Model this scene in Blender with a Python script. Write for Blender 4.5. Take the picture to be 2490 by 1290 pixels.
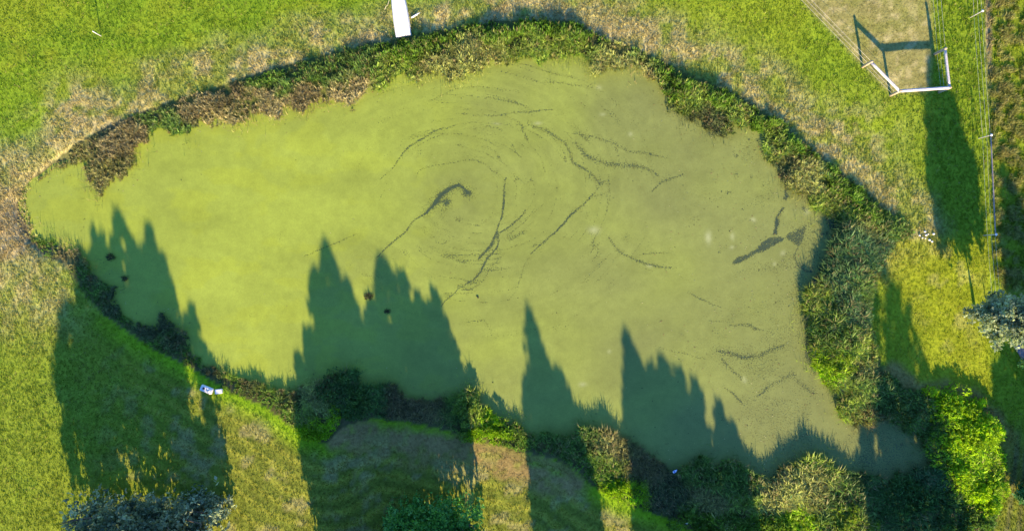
import bpy, math, random
import numpy as np
from mathutils import Vector

random.seed(7)
RNG = np.random.default_rng(11)

for o in list(bpy.data.objects):
    bpy.data.objects.remove(o, do_unlink=True)
scene = bpy.context.scene
col = scene.collection

# ------------------------------------------------------------------ camera, sky, sun, exposure
CAM_H = 45.0                      # drone height above the lawn, metres
MPP = 66.4 / 2490.0               # metres on the lawn per photo pixel
SUN_EL = 20.0
SHADOW = Vector((-0.158, 0.987))  # ground direction in which shadows fall

cam_data = bpy.data.cameras.new("camera")
cam_data.angle = 2 * math.atan(33.2 / CAM_H)
cam_data.sensor_fit = 'HORIZONTAL'
cam_data.clip_start = 0.5
cam_data.clip_end = 12000
cam = bpy.data.objects.new("camera", cam_data)
cam.location = (0, 0, CAM_H)
cam.rotation_euler = (0, 0, 0)
col.objects.link(cam)
scene.camera = cam

world = bpy.data.worlds.new("World")
scene.world = world
world.use_nodes = True
wn = world.node_tree.nodes
wl = world.node_tree.links
bg = wn["Background"]
sky = wn.new("ShaderNodeTexSky")
sky.sky_type = 'NISHITA'
sky.sun_disc = False
sky.sun_elevation = math.radians(SUN_EL)
# the sun stands in the direction opposite to the shadows
sun_dir2 = -SHADOW.normalized()
sky.sun_rotation = math.atan2(sun_dir2.x, sun_dir2.y)
sky.altitude = 1500
sky.air_density = 1.0
sky.dust_density = 0.0
sky.ozone_density = 8.0
bg.inputs["Strength"].default_value = 0.135
wl.new(sky.outputs[0], bg.inputs["Color"])

sun_data = bpy.data.lights.new("sun", 'SUN')
sun_data.energy = 5.0
sun_data.angle = math.radians(0.8)
sun_data.color = (1.0, 0.74, 0.44)
sun = bpy.data.objects.new("sun", sun_data)
el = math.radians(SUN_EL)
sd = Vector((sun_dir2.x * math.cos(el), sun_dir2.y * math.cos(el), math.sin(el)))
sun.rotation_euler = sd.to_track_quat('Z', 'Y').to_euler()
sun.location = (10, -40, 30)
col.objects.link(sun)

scene.view_settings.view_transform = 'Standard'
scene.view_settings.look = 'None'
scene.view_settings.gamma = 1.0
scene.view_settings.use_curve_mapping = False
scene.view_settings.exposure = 1.63

# ------------------------------------------------------------------ helpers
WATER_Z = -0.20

def W(px, py, z=0.0):
    """world point on the level z that lies under the photo position (px, py)"""
    k = MPP * (CAM_H - z) / CAM_H
    return ((px - 1245.0) * k, (645.0 - py) * k)

def Wa(pts, z=0.0):
    return np.array([W(p[0], p[1], z) for p in pts], dtype=float)

def PX(x, y):
    return x / MPP + 1245.0, 645.0 - y / MPP

def _hash(ix, iy, seed):
    h = (ix.astype(np.int64) * 374761393 + iy.astype(np.int64) * 668265263 + seed * 1274126177) & 0xFFFFFFFF
    h = ((h ^ (h >> 13)) * 1274126177) & 0xFFFFFFFF
    h = h ^ (h >> 16)
    return (h & 0xFFFFFF) / float(0xFFFFFF)

def vnoise(x, y, seed=0):
    x0 = np.floor(x); y0 = np.floor(y)
    fx = x - x0; fy = y - y0
    fx = fx * fx * (3 - 2 * fx); fy = fy * fy * (3 - 2 * fy)
    a = _hash(x0, y0, seed); b = _hash(x0 + 1, y0, seed)
    c = _hash(x0, y0 + 1, seed); d = _hash(x0 + 1, y0 + 1, seed)
    return (a * (1 - fx) + b * fx) * (1 - fy) + (c * (1 - fx) + d * fx) * fy

def fbm(x, y, seed=0, oct=4):
    s = 0; a = 0.5; t = 0
    for i in range(oct):
        s = s + a * vnoise(x * 2 ** i, y * 2 ** i, seed + i * 17); t += a; a *= 0.5
    return s / t

def sstep(a, b, x):
    t = np.clip((x - a) / (b - a), 0, 1)
    return t * t * (3 - 2 * t)

def dist_poly(x, y, P, closed=True):
    """unsigned distance to a polyline"""
    d2 = np.full(x.shape, 1e18)
    n = len(P)
    for i in range(n if closed else n - 1):
        a = P[i]; b = P[(i + 1) % n]
        ex, ey = b[0] - a[0], b[1] - a[1]
        L = ex * ex + ey * ey + 1e-12
        t = np.clip(((x - a[0]) * ex + (y - a[1]) * ey) / L, 0, 1)
        dx = x - a[0] - t * ex; dy = y - a[1] - t * ey
        d2 = np.minimum(d2, dx * dx + dy * dy)
    return np.sqrt(d2)

def inside(x, y, P):
    r = np.zeros(x.shape, dtype=bool)
    n = len(P); j = n - 1
    for i in range(n):
        xi, yi = P[i]; xj, yj = P[j]
        if yi != yj:
            c = ((yi > y) != (yj > y)) & (x < (xj - xi) * (y - yi) / (yj - yi) + xi)
            r ^= c
        j = i
    return r

def sdf(x, y, P):
    d = dist_poly(x, y, P)
    return np.where(inside(x, y, P), -d, d)

def np_mesh(name, verts, faces, colors=None, attrs=None, smooth=False):
    """mesh data from arrays; faces is (M, k)"""
    me = bpy.data.meshes.new(name)
    verts = np.ascontiguousarray(verts, dtype=np.float32)
    faces = np.ascontiguousarray(faces, dtype=np.int32)
    M, k = faces.shape
    me.vertices.add(len(verts)); me.vertices.foreach_set("co", verts.ravel())
    me.loops.add(M * k); me.loops.foreach_set("vertex_index", faces.ravel())
    me.polygons.add(M)
    me.polygons.foreach_set("loop_start", np.arange(0, M * k, k, dtype=np.int32))
    me.polygons.foreach_set("loop_total", np.full(M, k, dtype=np.int32))
    if smooth:
        me.polygons.foreach_set("use_smooth", np.ones(M, dtype=bool))
    if colors is not None:
        ca = me.color_attributes.new("Col", 'FLOAT_COLOR', 'POINT')
        c4 = np.ones((len(verts), 4), dtype=np.float32); c4[:, :3] = colors
        ca.data.foreach_set("color", c4.ravel())
    if attrs:
        for an, av in attrs.items():
            a = me.attributes.new(an, 'FLOAT', 'POINT')
            a.data.foreach_set("value", np.ascontiguousarray(av, dtype=np.float32))
    me.update(calc_edges=True)
    return me

def link(name, me, mat=None, parent=None):
    o = bpy.data.objects.new(name, me)
    col.objects.link(o)
    if mat is not None and me is not None and not me.materials:
        me.materials.append(mat)
    if parent is not None:
        o.parent = parent
    return o

def empty(name, loc=(0, 0, 0), rz=0.0):
    o = bpy.data.objects.new(name, None)
    o.empty_display_size = 0.3
    o.location = loc; o.rotation_euler = (0, 0, rz)
    col.objects.link(o)
    return o

def tag(o, label=None, cat=None, group=None, kind=None):
    if label: o["label"] = label
    if cat: o["category"] = cat
    if group: o["group"] = group
    if kind: o["kind"] = kind
    return o

class MB:
    """collects simple solids into one mesh"""
    def __init__(s): s.v = []; s.f = []
    def add(s, vs, fs):
        n = len(s.v); s.v += [tuple(v) for v in vs]; s.f += [tuple(i + n for i in f) for f in fs]
    def tube(s, pts, rad, seg=8, cap=True):
        pts = [Vector(p) for p in pts]
        rad = rad if hasattr(rad, '__len__') else [rad] * len(pts)
        rings = []
        for i, p in enumerate(pts):
            t = (pts[min(i + 1, len(pts) - 1)] - pts[max(i - 1, 0)]).normalized()
            u = t.cross(Vector((0, 0, 1)))
            if u.length < 1e-3: u = Vector((1, 0, 0))
            u.normalize(); w = t.cross(u)
            rings.append([p + (u * math.cos(a) + w * math.sin(a)) * rad[i] for a in [2 * math.pi * k / seg for k in range(seg)]])
        vs = [v for r in rings for v in r]; fs = []
        for i in range(len(rings) - 1):
            for k in range(seg):
                a = i * seg + k; b = i * seg + (k + 1) % seg
                fs.append((a, b, b + seg, a + seg))
        if cap:
            fs.append(tuple(range(seg))[::-1]); fs.append(tuple((len(rings) - 1) * seg + k for k in range(seg)))
        s.add(vs, fs)
    def build(s, name, mat, parent=None, smooth=True, bevel=0.0):
        me = bpy.data.meshes.new(name)
        me.from_pydata(s.v, [], s.f)
        for p in me.polygons: p.use_smooth = smooth
        me.update()
        o = link(name, me, mat, parent)
        if bevel:
            m = o.modifiers.new("bevel", 'BEVEL'); m.width = bevel; m.segments = 2; m.limit_method = 'ANGLE'
        return o

# ------------------------------------------------------------------ materials
def new_mat(name):
    m = bpy.data.materials.new(name); m.use_nodes = True
    nt = m.node_tree; nt.nodes.clear()
    out = nt.nodes.new("ShaderNodeOutputMaterial")
    return m, nt, out

def plain_mat(name, color, rough=0.6, spec=0.3, noise_scale=6.0, var=0.25, bump=0.2, metallic=0.0):
    m, nt, out = new_mat(name)
    b = nt.nodes.new("ShaderNodeBsdfPrincipled")
    tc = nt.nodes.new("ShaderNodeTexCoord")
    n = nt.nodes.new("ShaderNodeTexNoise"); n.inputs["Scale"].default_value = noise_scale; n.inputs["Detail"].default_value = 5
    nt.links.new(tc.outputs["Object"], n.inputs["Vector"])
    mr = nt.nodes.new("ShaderNodeMapRange")
    mr.inputs["From Min"].default_value = 0.3; mr.inputs["From Max"].default_value = 0.7
    mr.inputs["To Min"].default_value = 1 - var; mr.inputs["To Max"].default_value = 1 + var * 0.4
    nt.links.new(n.outputs["Fac"], mr.inputs["Value"])
    mx = nt.nodes.new("ShaderNodeVectorMath"); mx.operation = 'SCALE'
    mx.inputs[0].default_value = color
    nt.links.new(mr.outputs["Result"], mx.inputs["Scale"])
    nt.links.new(mx.outputs["Vector"], b.inputs["Base Color"])
    b.inputs["Roughness"].default_value = rough
    b.inputs["Specular IOR Level"].default_value = spec
    b.inputs["Metallic"].default_value = metallic
    if bump:
        bp = nt.nodes.new("ShaderNodeBump"); bp.inputs["Strength"].default_value = bump; bp.inputs["Distance"].default_value = 0.02
        nt.links.new(n.outputs["Fac"], bp.inputs["Height"]); nt.links.new(bp.outputs["Normal"], b.inputs["Normal"])
    nt.links.new(b.outputs["BSDF"], out.inputs["Surface"])
    return m

def leaf_mat(name, translucency=0.35, rough=0.55, spec=0.25, tint=(1.0, 1.0, 0.6)):
    """blades and leaves: colour of each leaf from its attribute, light passes through"""
    m, nt, out = new_mat(name)
    at = nt.nodes.new("ShaderNodeAttribute"); at.attribute_name = "Col"
    b = nt.nodes.new("ShaderNodeBsdfPrincipled")
    b.inputs["Roughness"].default_value = rough; b.inputs["Specular IOR Level"].default_value = spec
    nt.links.new(at.outputs["Color"], b.inputs["Base Color"])
    tr = nt.nodes.new("ShaderNodeBsdfTranslucent")
    mu = nt.nodes.new("ShaderNodeVectorMath"); mu.operation = 'MULTIPLY'; mu.inputs[1].default_value = tint
    nt.links.new(at.outputs["Color"], mu.inputs[0]); nt.links.new(mu.outputs["Vector"], tr.inputs["Color"])
    mix = nt.nodes.new("ShaderNodeMixShader"); mix.inputs["Fac"].default_value = translucency
    nt.links.new(b.outputs["BSDF"], mix.inputs[1]); nt.links.new(tr.outputs["BSDF"], mix.inputs[2])
    nt.links.new(mix.outputs["Shader"], out.inputs["Surface"])
    return m

def ground_mat():
    m, nt, out = new_mat("meadow_soil")
    at = nt.nodes.new("ShaderNodeAttribute"); at.attribute_name = "Col"
    geo = nt.nodes.new("ShaderNodeNewGeometry")
    n1 = nt.nodes.new("ShaderNodeTexNoise"); n1.inputs["Scale"].default_value = 5.0; n1.inputs["Detail"].default_value = 8; n1.inputs["Roughness"].default_value = 0.7
    n2 = nt.nodes.new("ShaderNodeTexNoise"); n2.inputs["Scale"].default_value = 0.7; n2.inputs["Detail"].default_value = 4
    nt.links.new(geo.outputs["Position"], n1.inputs["Vector"]); nt.links.new(geo.outputs["Position"], n2.inputs["Vector"])
    mr = nt.nodes.new("ShaderNodeMapRange")
    mr.inputs["From Min"].default_value = 0.3; mr.inputs["From Max"].default_value = 0.7
    mr.inputs["To Min"].default_value = 0.6; mr.inputs["To Max"].default_value = 1.25
    nt.links.new(n1.outputs["Fac"], mr.inputs["Value"])
    mr2 = nt.nodes.new("ShaderNodeMapRange")
    mr2.inputs["From Min"].default_value = 0.3; mr2.inputs["From Max"].default_value = 0.7
    mr2.inputs["To Min"].default_value = 0.85; mr2.inputs["To Max"].default_value = 1.15
    nt.links.new(n2.outputs["Fac"], mr2.inputs["Value"])
    mm = nt.nodes.new("ShaderNodeMath"); mm.operation = 'MULTIPLY'
    nt.links.new(mr.outputs["Result"], mm.inputs[0]); nt.links.new(mr2.outputs["Result"], mm.inputs[1])
    sc = nt.nodes.new("ShaderNodeVectorMath"); sc.operation = 'SCALE'
    nt.links.new(at.outputs["Color"], sc.inputs[0]); nt.links.new(mm.outputs["Value"], sc.inputs["Scale"])
    b = nt.nodes.new("ShaderNodeBsdfPrincipled"); b.inputs["Roughness"].default_value = 0.9; b.inputs["Specular IOR Level"].default_value = 0.1
    nt.links.new(sc.outputs["Vector"], b.inputs["Base Color"])
    bp = nt.nodes.new("ShaderNodeBump"); bp.inputs["Strength"].default_value = 0.6; bp.inputs["Distance"].default_value = 0.05
    nt.links.new(n1.outputs["Fac"], bp.inputs["Height"]); nt.links.new(bp.outputs["Normal"], b.inputs["Normal"])
    nt.links.new(b.outputs["BSDF"], out.inputs["Surface"])
    return m

def water_mat():
    m, nt, out = new_mat("pond_water")
    b = nt.nodes.new("ShaderNodeBsdfPrincipled")
    b.inputs["Base Color"].default_value = (0.018, 0.046, 0.045, 1)
    b.inputs["Roughness"].default_value = 0.06; b.inputs["IOR"].default_value = 1.33
    geo = nt.nodes.new("ShaderNodeNewGeometry")
    n = nt.nodes.new("ShaderNodeTexNoise"); n.inputs["Scale"].default_value = 3.0; n.inputs["Detail"].default_value = 3
    nt.links.new(geo.outputs["Position"], n.inputs["Vector"])
    bp = nt.nodes.new("ShaderNodeBump"); bp.inputs["Strength"].default_value = 0.05; bp.inputs["Distance"].default_value = 0.02
    nt.links.new(n.outputs["Fac"], bp.inputs["Height"]); nt.links.new(bp.outputs["Normal"], b.inputs["Normal"])
    nt.links.new(b.outputs["BSDF"], out.inputs["Surface"])
    return m

def duckweed_mat():
    m, nt, out = new_mat("duckweed")
    N = nt.nodes.new; L = nt.links.new
    at = N("ShaderNodeAttribute"); at.attribute_name = "Col"
    gp = N("ShaderNodeAttribute"); gp.attribute_name = "gap"
    geo = N("ShaderNodeNewGeometry")
    def noise(scale, detail=4, rough=0.6):
        n = N("ShaderNodeTexNoise"); n.inputs["Scale"].default_value = scale; n.inputs["Detail"].default_value = detail
        n.inputs["Roughness"].default_value = rough
        L(geo.outputs["Position"], n.inputs["Vector"]); return n
    nf = noise(11.0, 4, 0.8); nc = noise(2.2, 6, 0.7); nt_ = noise(13.0, 4, 0.8)
    # gap + (noise - 0.5) * k > 0.5  -> open water
    a = N("ShaderNodeMath"); a.operation = 'MULTIPLY_ADD'; a.inputs[1].default_value = 2.9; a.inputs[2].default_value = -1.45
    L(nf.outputs["Fac"], a.inputs[0])
    s = N("ShaderNodeMath"); s.operation = 'ADD'; L(gp.outputs["Fac"], s.inputs[0]); L(a.outputs["Value"], s.inputs[1])
    mr = N("ShaderNodeMapRange"); mr.interpolation_type = 'SMOOTHSTEP'
    mr.inputs["From Min"].default_value = 0.38; mr.inputs["From Max"].default_value = 1.0; mr.inputs["To Max"].default_value = 0.85
    L(s.outputs["Value"], mr.inputs["Value"])
    # a little grain
    g = N("ShaderNodeMapRange"); g.inputs["From Min"].default_value = 0.3; g.inputs["From Max"].default_value = 0.7
    g.inputs["To Min"].default_value = 0.88; g.inputs["To Max"].default_value = 1.12; L(nt_.outputs["Fac"], g.inputs["Value"])
    g2 = N("ShaderNodeMapRange"); g2.inputs["From Min"].default_value = 0.3; g2.inputs["From Max"].default_value = 0.7
    g2.inputs["To Min"].default_value = 0.92; g2.inputs["To Max"].default_value = 1.08; L(nc.outputs["Fac"], g2.inputs["Value"])
    gm = N("ShaderNodeMath"); gm.operation = 'MULTIPLY'; L(g.outputs["Result"], gm.inputs[0]); L(g2.outputs["Result"], gm.inputs[1])
    sc = N("ShaderNodeVectorMath"); sc.operation = 'SCALE'; L(at.outputs["Color"], sc.inputs[0]); L(gm.outputs["Value"], sc.inputs["Scale"])
    b = N("ShaderNodeBsdfPrincipled"); b.inputs["Roughness"].default_value = 0.65; b.inputs["Specular IOR Level"].default_value = 0.25
    L(sc.outputs["Vector"], b.inputs["Base Color"])
    bp = N("ShaderNodeBump"); bp.inputs["Strength"].default_value = 0.25; bp.inputs["Distance"].default_value = 0.01
    L(nt_.outputs["Fac"], bp.inputs["Height"]); L(bp.outputs["Normal"], b.inputs["Normal"])
    tr = N("ShaderNodeBsdfTransparent")
    mix = N("ShaderNodeMixShader"); L(mr.outputs["Result"], mix.inputs["Fac"]); L(b.outputs["BSDF"], mix.inputs[1]); L(tr.outputs["BSDF"], mix.inputs[2])
    L(mix.outputs["Shader"], out.inputs["Surface"])
    return m

M_GROUND = ground_mat()
M_WATER = water_mat()
M_DUCK = duckweed_mat()
M_GRASS = leaf_mat("grass_blades", 0.35, 0.6, 0.2)
M_REED = leaf_mat("reed_leaves", 0.42, 0.5, 0.3)
M_LEAF = leaf_mat("tree_leaves", 0.42, 0.5, 0.3)
M_BARK = plain_mat("bark", (0.13, 0.105, 0.08), 0.9, 0.1, 9.0, 0.4, 0.8)
M_POLE = plain_mat("weathered_pole", (0.62, 0.58, 0.56), 0.75, 0.2, 14.0, 0.3, 0.4)
M_POSTW = plain_mat("raw_post_wood", (0.50, 0.40, 0.27), 0.8, 0.15, 14.0, 0.3, 0.4)
M_WIRE = plain_mat("white_fence_tape", (0.55, 0.55, 0.50), 0.5, 0.3, 30.0, 0.1, 0.0)
M_WHITE = plain_mat("white_gelcoat", (0.80, 0.80, 0.80), 0.35, 0.4, 2.5, 0.08, 0.05)
M_GREYHULL = plain_mat("grey_hull_side", (0.50, 0.52, 0.52), 0.5, 0.3, 4.0, 0.2, 0.05)
M_PLASTIC = plain_mat("white_plastic", (0.78, 0.77, 0.74), 0.45, 0.4, 12.0, 0.15, 0.05)
M_DARK = plain_mat("dark_rubber", (0.03, 0.03, 0.035), 0.6, 0.3, 12.0, 0.2, 0.1)
M_STONE = plain_mat("white_stone", (0.80, 0.79, 0.74), 0.7, 0.2, 18.0, 0.2, 0.3)
M_BLUE = plain_mat("blue_plastic", (0.10, 0.20, 0.62), 0.35, 0.5, 14.0, 0.3, 0.1)
M_PALEBLUE = plain_mat("pale_blue_plastic", (0.62, 0.70, 0.85), 0.35, 0.5, 14.0, 0.2, 0.1)
M_SLAB = plain_mat("weathered_grey_board", (0.30, 0.26, 0.27), 0.85, 0.1, 5.0, 0.35, 0.4)
M_ROPE = plain_mat("pale_rope", (0.62, 0.57, 0.44), 0.9, 0.1, 40.0, 0.2, 0.3)
M_TWIG = plain_mat("dark_wet_wood", (0.03, 0.025, 0.02), 0.6, 0.3, 20.0, 0.3, 0.3)

# ------------------------------------------------------------------ outlines (read off the photograph, on the water level)
WATER_PX = [(52,495),(62,470),(75,455),(98,432),(115,418),(135,404),(160,395),(185,390),(200,396),(215,430),(226,455),(240,478),(250,462),(255,436),
 (280,432),(305,424),(318,398),(322,372),(328,350),(345,344),(360,340),(368,318),(372,302),(395,295),(420,318),(445,326),(460,333),(470,318),(480,300),
 (510,296),(540,294),(575,298),(605,294),(620,276),(650,267),(662,274),(675,285),(684,274),(695,260),(722,258),(750,266),(780,255),(800,245),(830,246),(850,254),
 (862,240),(870,230),(895,222),(920,213),(940,196),(955,185),(980,180),(1005,187),(1030,180),(1055,176),(1080,190),(1100,199),(1125,196),(1150,184),(1165,166),(1180,156),
 (1215,149),(1245,140),(1270,134),(1300,140),(1315,154),(1330,140),(1365,149),(1385,142),(1405,141),(1420,158),(1435,169),(1465,176),(1495,174),(1518,168),(1540,170),
 (1570,182),(1600,190),(1612,212),(1622,232),(1640,262),(1660,280),(1690,296),(1705,312),(1725,322),(1750,330),(1780,326),(1800,318),(1825,320),(1845,330),(1860,346),(1858,380),
 (1885,416),(1910,450),(1945,476),(1980,506),(2010,526),(2026,548),(2024,585),(2012,615),(2005,645),(1998,672),(1964,698),(1955,722),(1956,748),(1966,775),(1965,800),(1970,845),
 (1980,885),(2005,930),(2040,970),(2046,1012),(2075,1032),(2094,1018),(2112,1032),(2136,1006),(2160,1024),(2188,1014),(2204,1044),(2236,1046),(2236,1076),(2262,1090),(2240,1112),(2252,1136),(2218,1136),(2206,1162),(2176,1150),(2150,1176),(2122,1158),(2102,1176),(2085,1152),(2040,1142),
 (2010,1124),(1988,1104),(1965,1108),(1940,1122),(1895,1138),(1860,1162),(1825,1148),(1795,1132),(1750,1120),(1720,1122),(1690,1112),(1670,1130),(1650,1146),(1620,1145),(1595,1116),
 (1555,1086),(1530,1070),(1500,1056),(1470,1048),(1420,1040),(1370,1054),(1310,1060),(1255,1042),(1225,1020),(1190,996),(1165,978),(1150,946),(1130,952),(1110,965),(1070,972),(1020,970),
 (985,965),(960,940),(940,936),(920,946),(880,936),(860,910),(830,903),(800,914),(750,930),(718,946),(690,950),(645,940),(600,925),(550,905),(500,885),(472,866),(466,826),(440,806),
 (402,780),(388,768),(374,792),(350,800),(310,766),(282,732),(270,700),(248,684),(235,668),(215,646),(198,628),(182,608),(165,594),(148,586),(130,590),(95,580),(75,555),(60,525)]
OUT_PX = [(28,500),(45,465),(85,424),(130,388),(180,352),(240,318),(300,288),(400,250),(520,214),(600,186),(660,166),(740,146),(830,121),(900,103),(960,96),(1040,78),(1130,62),
 (1220,48),(1300,46),(1390,52),(1430,66),(1480,96),(1560,120),(1620,154),(1690,186),(1760,216),(1840,256),(1900,296),(1960,346),(2010,386),(2060,426),(2110,466),(2160,510),(2205,540),
 (2225,565),(2185,590),(2152,620),(2138,680),(2116,740),(2122,800),(2132,850),(2150,900),(2200,940),(2290,958),(2365,985),(2415,1040),(2446,1110),(2448,1180),(2425,1250),(2415,1340),
 (1740,1340),(1660,1272),(1560,1236),(1500,1214),(1440,1178),(1400,1140),(1350,1115),(1270,1098),(1200,1078),(1120,1056),(1050,1038),(980,1022),(900,1018),(840,1036),(790,1078),
 (740,1062),(690,1022),(640,986),(560,952),(480,905),(440,882),(380,852),(300,802),(250,762),(215,728),(190,690),(150,640),(100,622),(60,580),(36,540)]
def ragged(pts, amp, step=7.0):
    out = []
    n = len(pts)
    for i in range(n):
        a = np.array(pts[i], float); b = np.array(pts[(i + 1) % n], float)
        k = max(1, int(np.hypot(*(b - a)) / step))
        for j in range(k):
            out.append(a + (b - a) * j / k)
    P = np.array(out)
    jx = (fbm(P[:, 0] / 22.0, P[:, 1] / 22.0, 201, 3) - 0.5) * amp * 2; jy = (fbm(P[:, 0] / 22.0, P[:, 1] / 22.0, 207, 3) - 0.5) * amp * 2
    return [(p[0] + a, p[1] + b) for p, a, b in zip(P, jx, jy)]
WATER = Wa(ragged(WATER_PX, 16.0, 15.0), WATER_Z)
OUT = Wa(OUT_PX)
TOP_OUT = Wa(OUT_PX[0:36])
BOT_OUT = Wa(OUT_PX[50:])
PADDOCK = Wa([(1945,-60),(1950,0),(2097,158),(2165,228),(2262,222),(2268,120),(2262,-60)])
PATH = Wa([(820,1062),(880,1052),(960,1062),(1040,1080),(1130,1098),(1200,1118),(1262,1146),(1330,1168),(1400,1186)])
PATH2 = Wa([(1110,1080),(1190,1088),(1260,1108),(1330,1122),(1390,1152)])
RIM = Wa([(2170,905),(2230,945),(2300,952),(2370,968),(2425,1020),(2462,1090),(2470,1180)])

# ------------------------------------------------------------------ meadow colours: what grows where
GRASS = np.array((0.190, 0.215, 0.016)); LUSH = np.array((0.152, 0.206, 0.014)); DRY = np.array((0.440, 0.320, 0.175))
PINK = np.array((0.400, 0.265, 0.185)); OLIVE = np.array((0.165, 0.160, 0.026)); BROWN = np.array((0.240, 0.150, 0.062))
TANP = np.array((0.250, 0.190, 0.078)); YELL = np.array((0.235, 0.225, 0.012)); SOIL = np.array((0.10, 0.08, 0.055))

def blob(px, py, cx, cy, rx, ry):
    return np.exp(-(((px - cx) / rx) ** 2 + ((py - cy) / ry) ** 2))

def meadow(x, y):
    """grass colour and blade height at world points"""
    px, py = PX(x, y)
    n1 = fbm(x * 0.35, y * 0.35, 1); n2 = fbm(x * 1.1, y * 1.1, 5); n3 = fbm(x * 0.12, y * 0.12, 9); n4 = fbm(x * 2.6, y * 2.6, 31, 3)
    c = GRASS[None] * np.ones((len(x), 1))
    def mixin(colr, w):
        nonlocal c
        w = np.clip(w, 0, 1)[:, None]
        c = c * (1 - w) + colr[None] * w
    h = np.full(len(x), 0.068)
    # lush patches
    mixin(LUSH, 0.85 * sstep(0.42, 0.62, n1) * sstep(2500, 300, px + py * 0.3) + 0.5 * sstep(0.5, 0.7, n3))
    mixin(LUSH, 0.8 * (blob(px, py, 480, 90, 240, 90) + blob(px, py, 250, 90, 140, 50) + blob(px, py, 60, 160, 110, 70)) * sstep(0.3, 0.6, n2))
    # lane on the right
    lane = sstep(2262, 2285, px) * sstep(2402, 2392, px) * sstep(720, 560, py)
    st = 0.5 + 0.5 * np.sin((px - py * 0.02) * 2 * math.pi / 26.0)
    mixin(LUSH, 0.8 * lane * (0.5 + 0.5 * st)); mixin(GRASS, 0.45 * lane * st)
    # dry strips beside the upper bank
    dt = dist_poly(x, y, TOP_OUT, False)
    up = ~inside(x, y, OUT)
    strip = sstep(3.4, 0.9, dt + (n1 - 0.5) * 3.0) * up
    mixin(DRY, strip * (0.22 + 0.55 * sstep(0.36, 0.58, n2)))
    mixin(PINK, strip * 0.4 * sstep(0.52, 0.68, n1))
    patches = (blob(px, py, 840, 80, 110, 30) + blob(px, py, 1120, 25, 110, 26) + blob(px, py, 560, 150, 130, 26) + blob(px, py, 260, 300, 150, 50)
               + blob(px, py, 180, 250, 60, 60) + blob(px, py, 1560, 70, 120, 40) + blob(px, py, 1850, 190, 60, 40)
               + blob(px, py, 2050, 330, 110, 70) + blob(px, py, 1740, 140, 80, 40) + blob(px, py, 1250, 10, 90, 30))
    mixin(DRY, 0.75 * patches * sstep(0.3, 0.55, n2))
    # left end
    left = sstep(260, 60, px + (n1 - 0.5) * 160) * sstep(300, 400, py) * sstep(900, 680, py)
    mixin(DRY, left * (0.28 + 0.5 * sstep(0.35, 0.6, n2))); mixin(PINK, left * 0.8 * blob(px, py, 40, 560, 120, 80))
    mixin(DRY, 0.5 * sstep(0.5, 0.65, n1) * blob(px, py, 130, 720, 150, 150))
    # lower lawns: mown in curves that follow the bank
    low = sstep(700, 860, py) * sstep(2100, 1700, px)
    mixin(OLIVE, low * (0.35 + 0.5 * sstep(380, 560, px)))  # olive tone of the blades' shaded side put into the lawn colour
    db = dist_poly(x, y, BOT_OUT, False)
    stripe = np.sin(2 * math.pi * (db + (n1 - 0.5) * 0.35) / 0.95) * 0.5 + 0.5
    amp = low * sstep(150, 480, px) * (0.5 + 0.8 * n2)
    mixin(OLIVE * 0.5, amp * 0.62 * (0.4 + 0.9 * n4) * sstep(0.5, 0.95, stripe)); mixin(np.array((0.30, 0.25, 0.04)), amp * 0.7 * sstep(0.45, 0.05, stripe))
    h = h * (1 - 0.45 * np.clip(amp, 0, 1) * sstep(0.3, 0.9, stripe))
    mixin(DRY * 0.75, amp * 0.45 * sstep(0.5, 0.66, n2))
    green_edge = sstep(1.5, 0.2, db) * up
    mixin(np.array((0.19, 0.27, 0.01)), green_edge * low)
    # bare brown track
    dp = dist_poly(x, y, PATH, False)
    track = sstep(1.15, 0.45, dp + (n2 - 0.5) * 1.1) * up
    wide = sstep(0.8, -0.6, sdf(x, y, Wa([(815,1080),(850,1045),(900,1030),(1000,1038),(1110,1062),(1112,1140),(1000,1130),(880,1120)])) + (n2 - 0.5) * 2.2) * sstep(0.3, 0.5, n4)
    mixin(BROWN, np.maximum(track * 1.0, wide * 0.7) * (0.55 + 0.45 * sstep(0.36, 0.56, n4)))
    dp2 = dist_poly(x, y, PATH2, False)
    mixin(BROWN * 0.9, 0.8 * sstep(0.5, 0.2, dp2 + (n2 - 0.5) * 0.6) * up)
    # right lawn
    rl = sstep(2140, 2175, px) * sstep(2420, 2395, px) * sstep(560, 600, py) * sstep(1000, 940, py)
    mixin(YELL, rl * (0.5 + 0.4 * n1)); mixin(DRY * np.array((0.9, 0.95, 0.7)), rl * 0.6 * sstep(0.5, 0.65, n2) * blob(px, py, 2310, 720, 60, 130))
    dr = dist_poly(x, y, RIM, False)
    mixin(BROWN, 0.85 * sstep(0.9, 0.25, dr + (n2 - 0.5) * 0.8) * up)
    cornr = sstep(2380, 2440, px) * sstep(1000, 1120, py)
    mixin(OLIVE * 1.1, cornr * 0.8)
    rut = np.minimum(np.abs(px - 2462 - (py - 1180) * -0.12), np.abs(px - 2488 - (py - 1180) * -0.1))
    mixin(SOIL, cornr * 0.6 * sstep(9, 3, rut))
    # grazed paddock
    pd = sstep(0.25, -0.25, sdf(x, y, PADDOCK) + (n4 - 0.5) * 0.4)
    mixin(TANP * 0.95, pd * 0.9); mixin(DRY, pd * 0.55 * sstep(0.5, 0.68, n4)); mixin(OLIVE, pd * 0.35 * sstep(0.5, 0.65, n2))
    # rough field beyond the wire fence
    rf = sstep(2396, 2408, px - py * 0.022) * sstep(760, 640, py)
    mixin(GRASS * 0.95, rf * 0.8); mixin(DRY * 0.98, rf * 0.5 * sstep(0.50, 0.62, n4)); mixin(PINK * 0.7, rf * 0.22 * sstep(0.58, 0.7, n2))
    edge = sstep(10, 3, np.abs(px - 2400 - py * 0.03)) * sstep(300, 80, py)
    mixin(PINK * 0.85, edge * 0.85)
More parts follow.
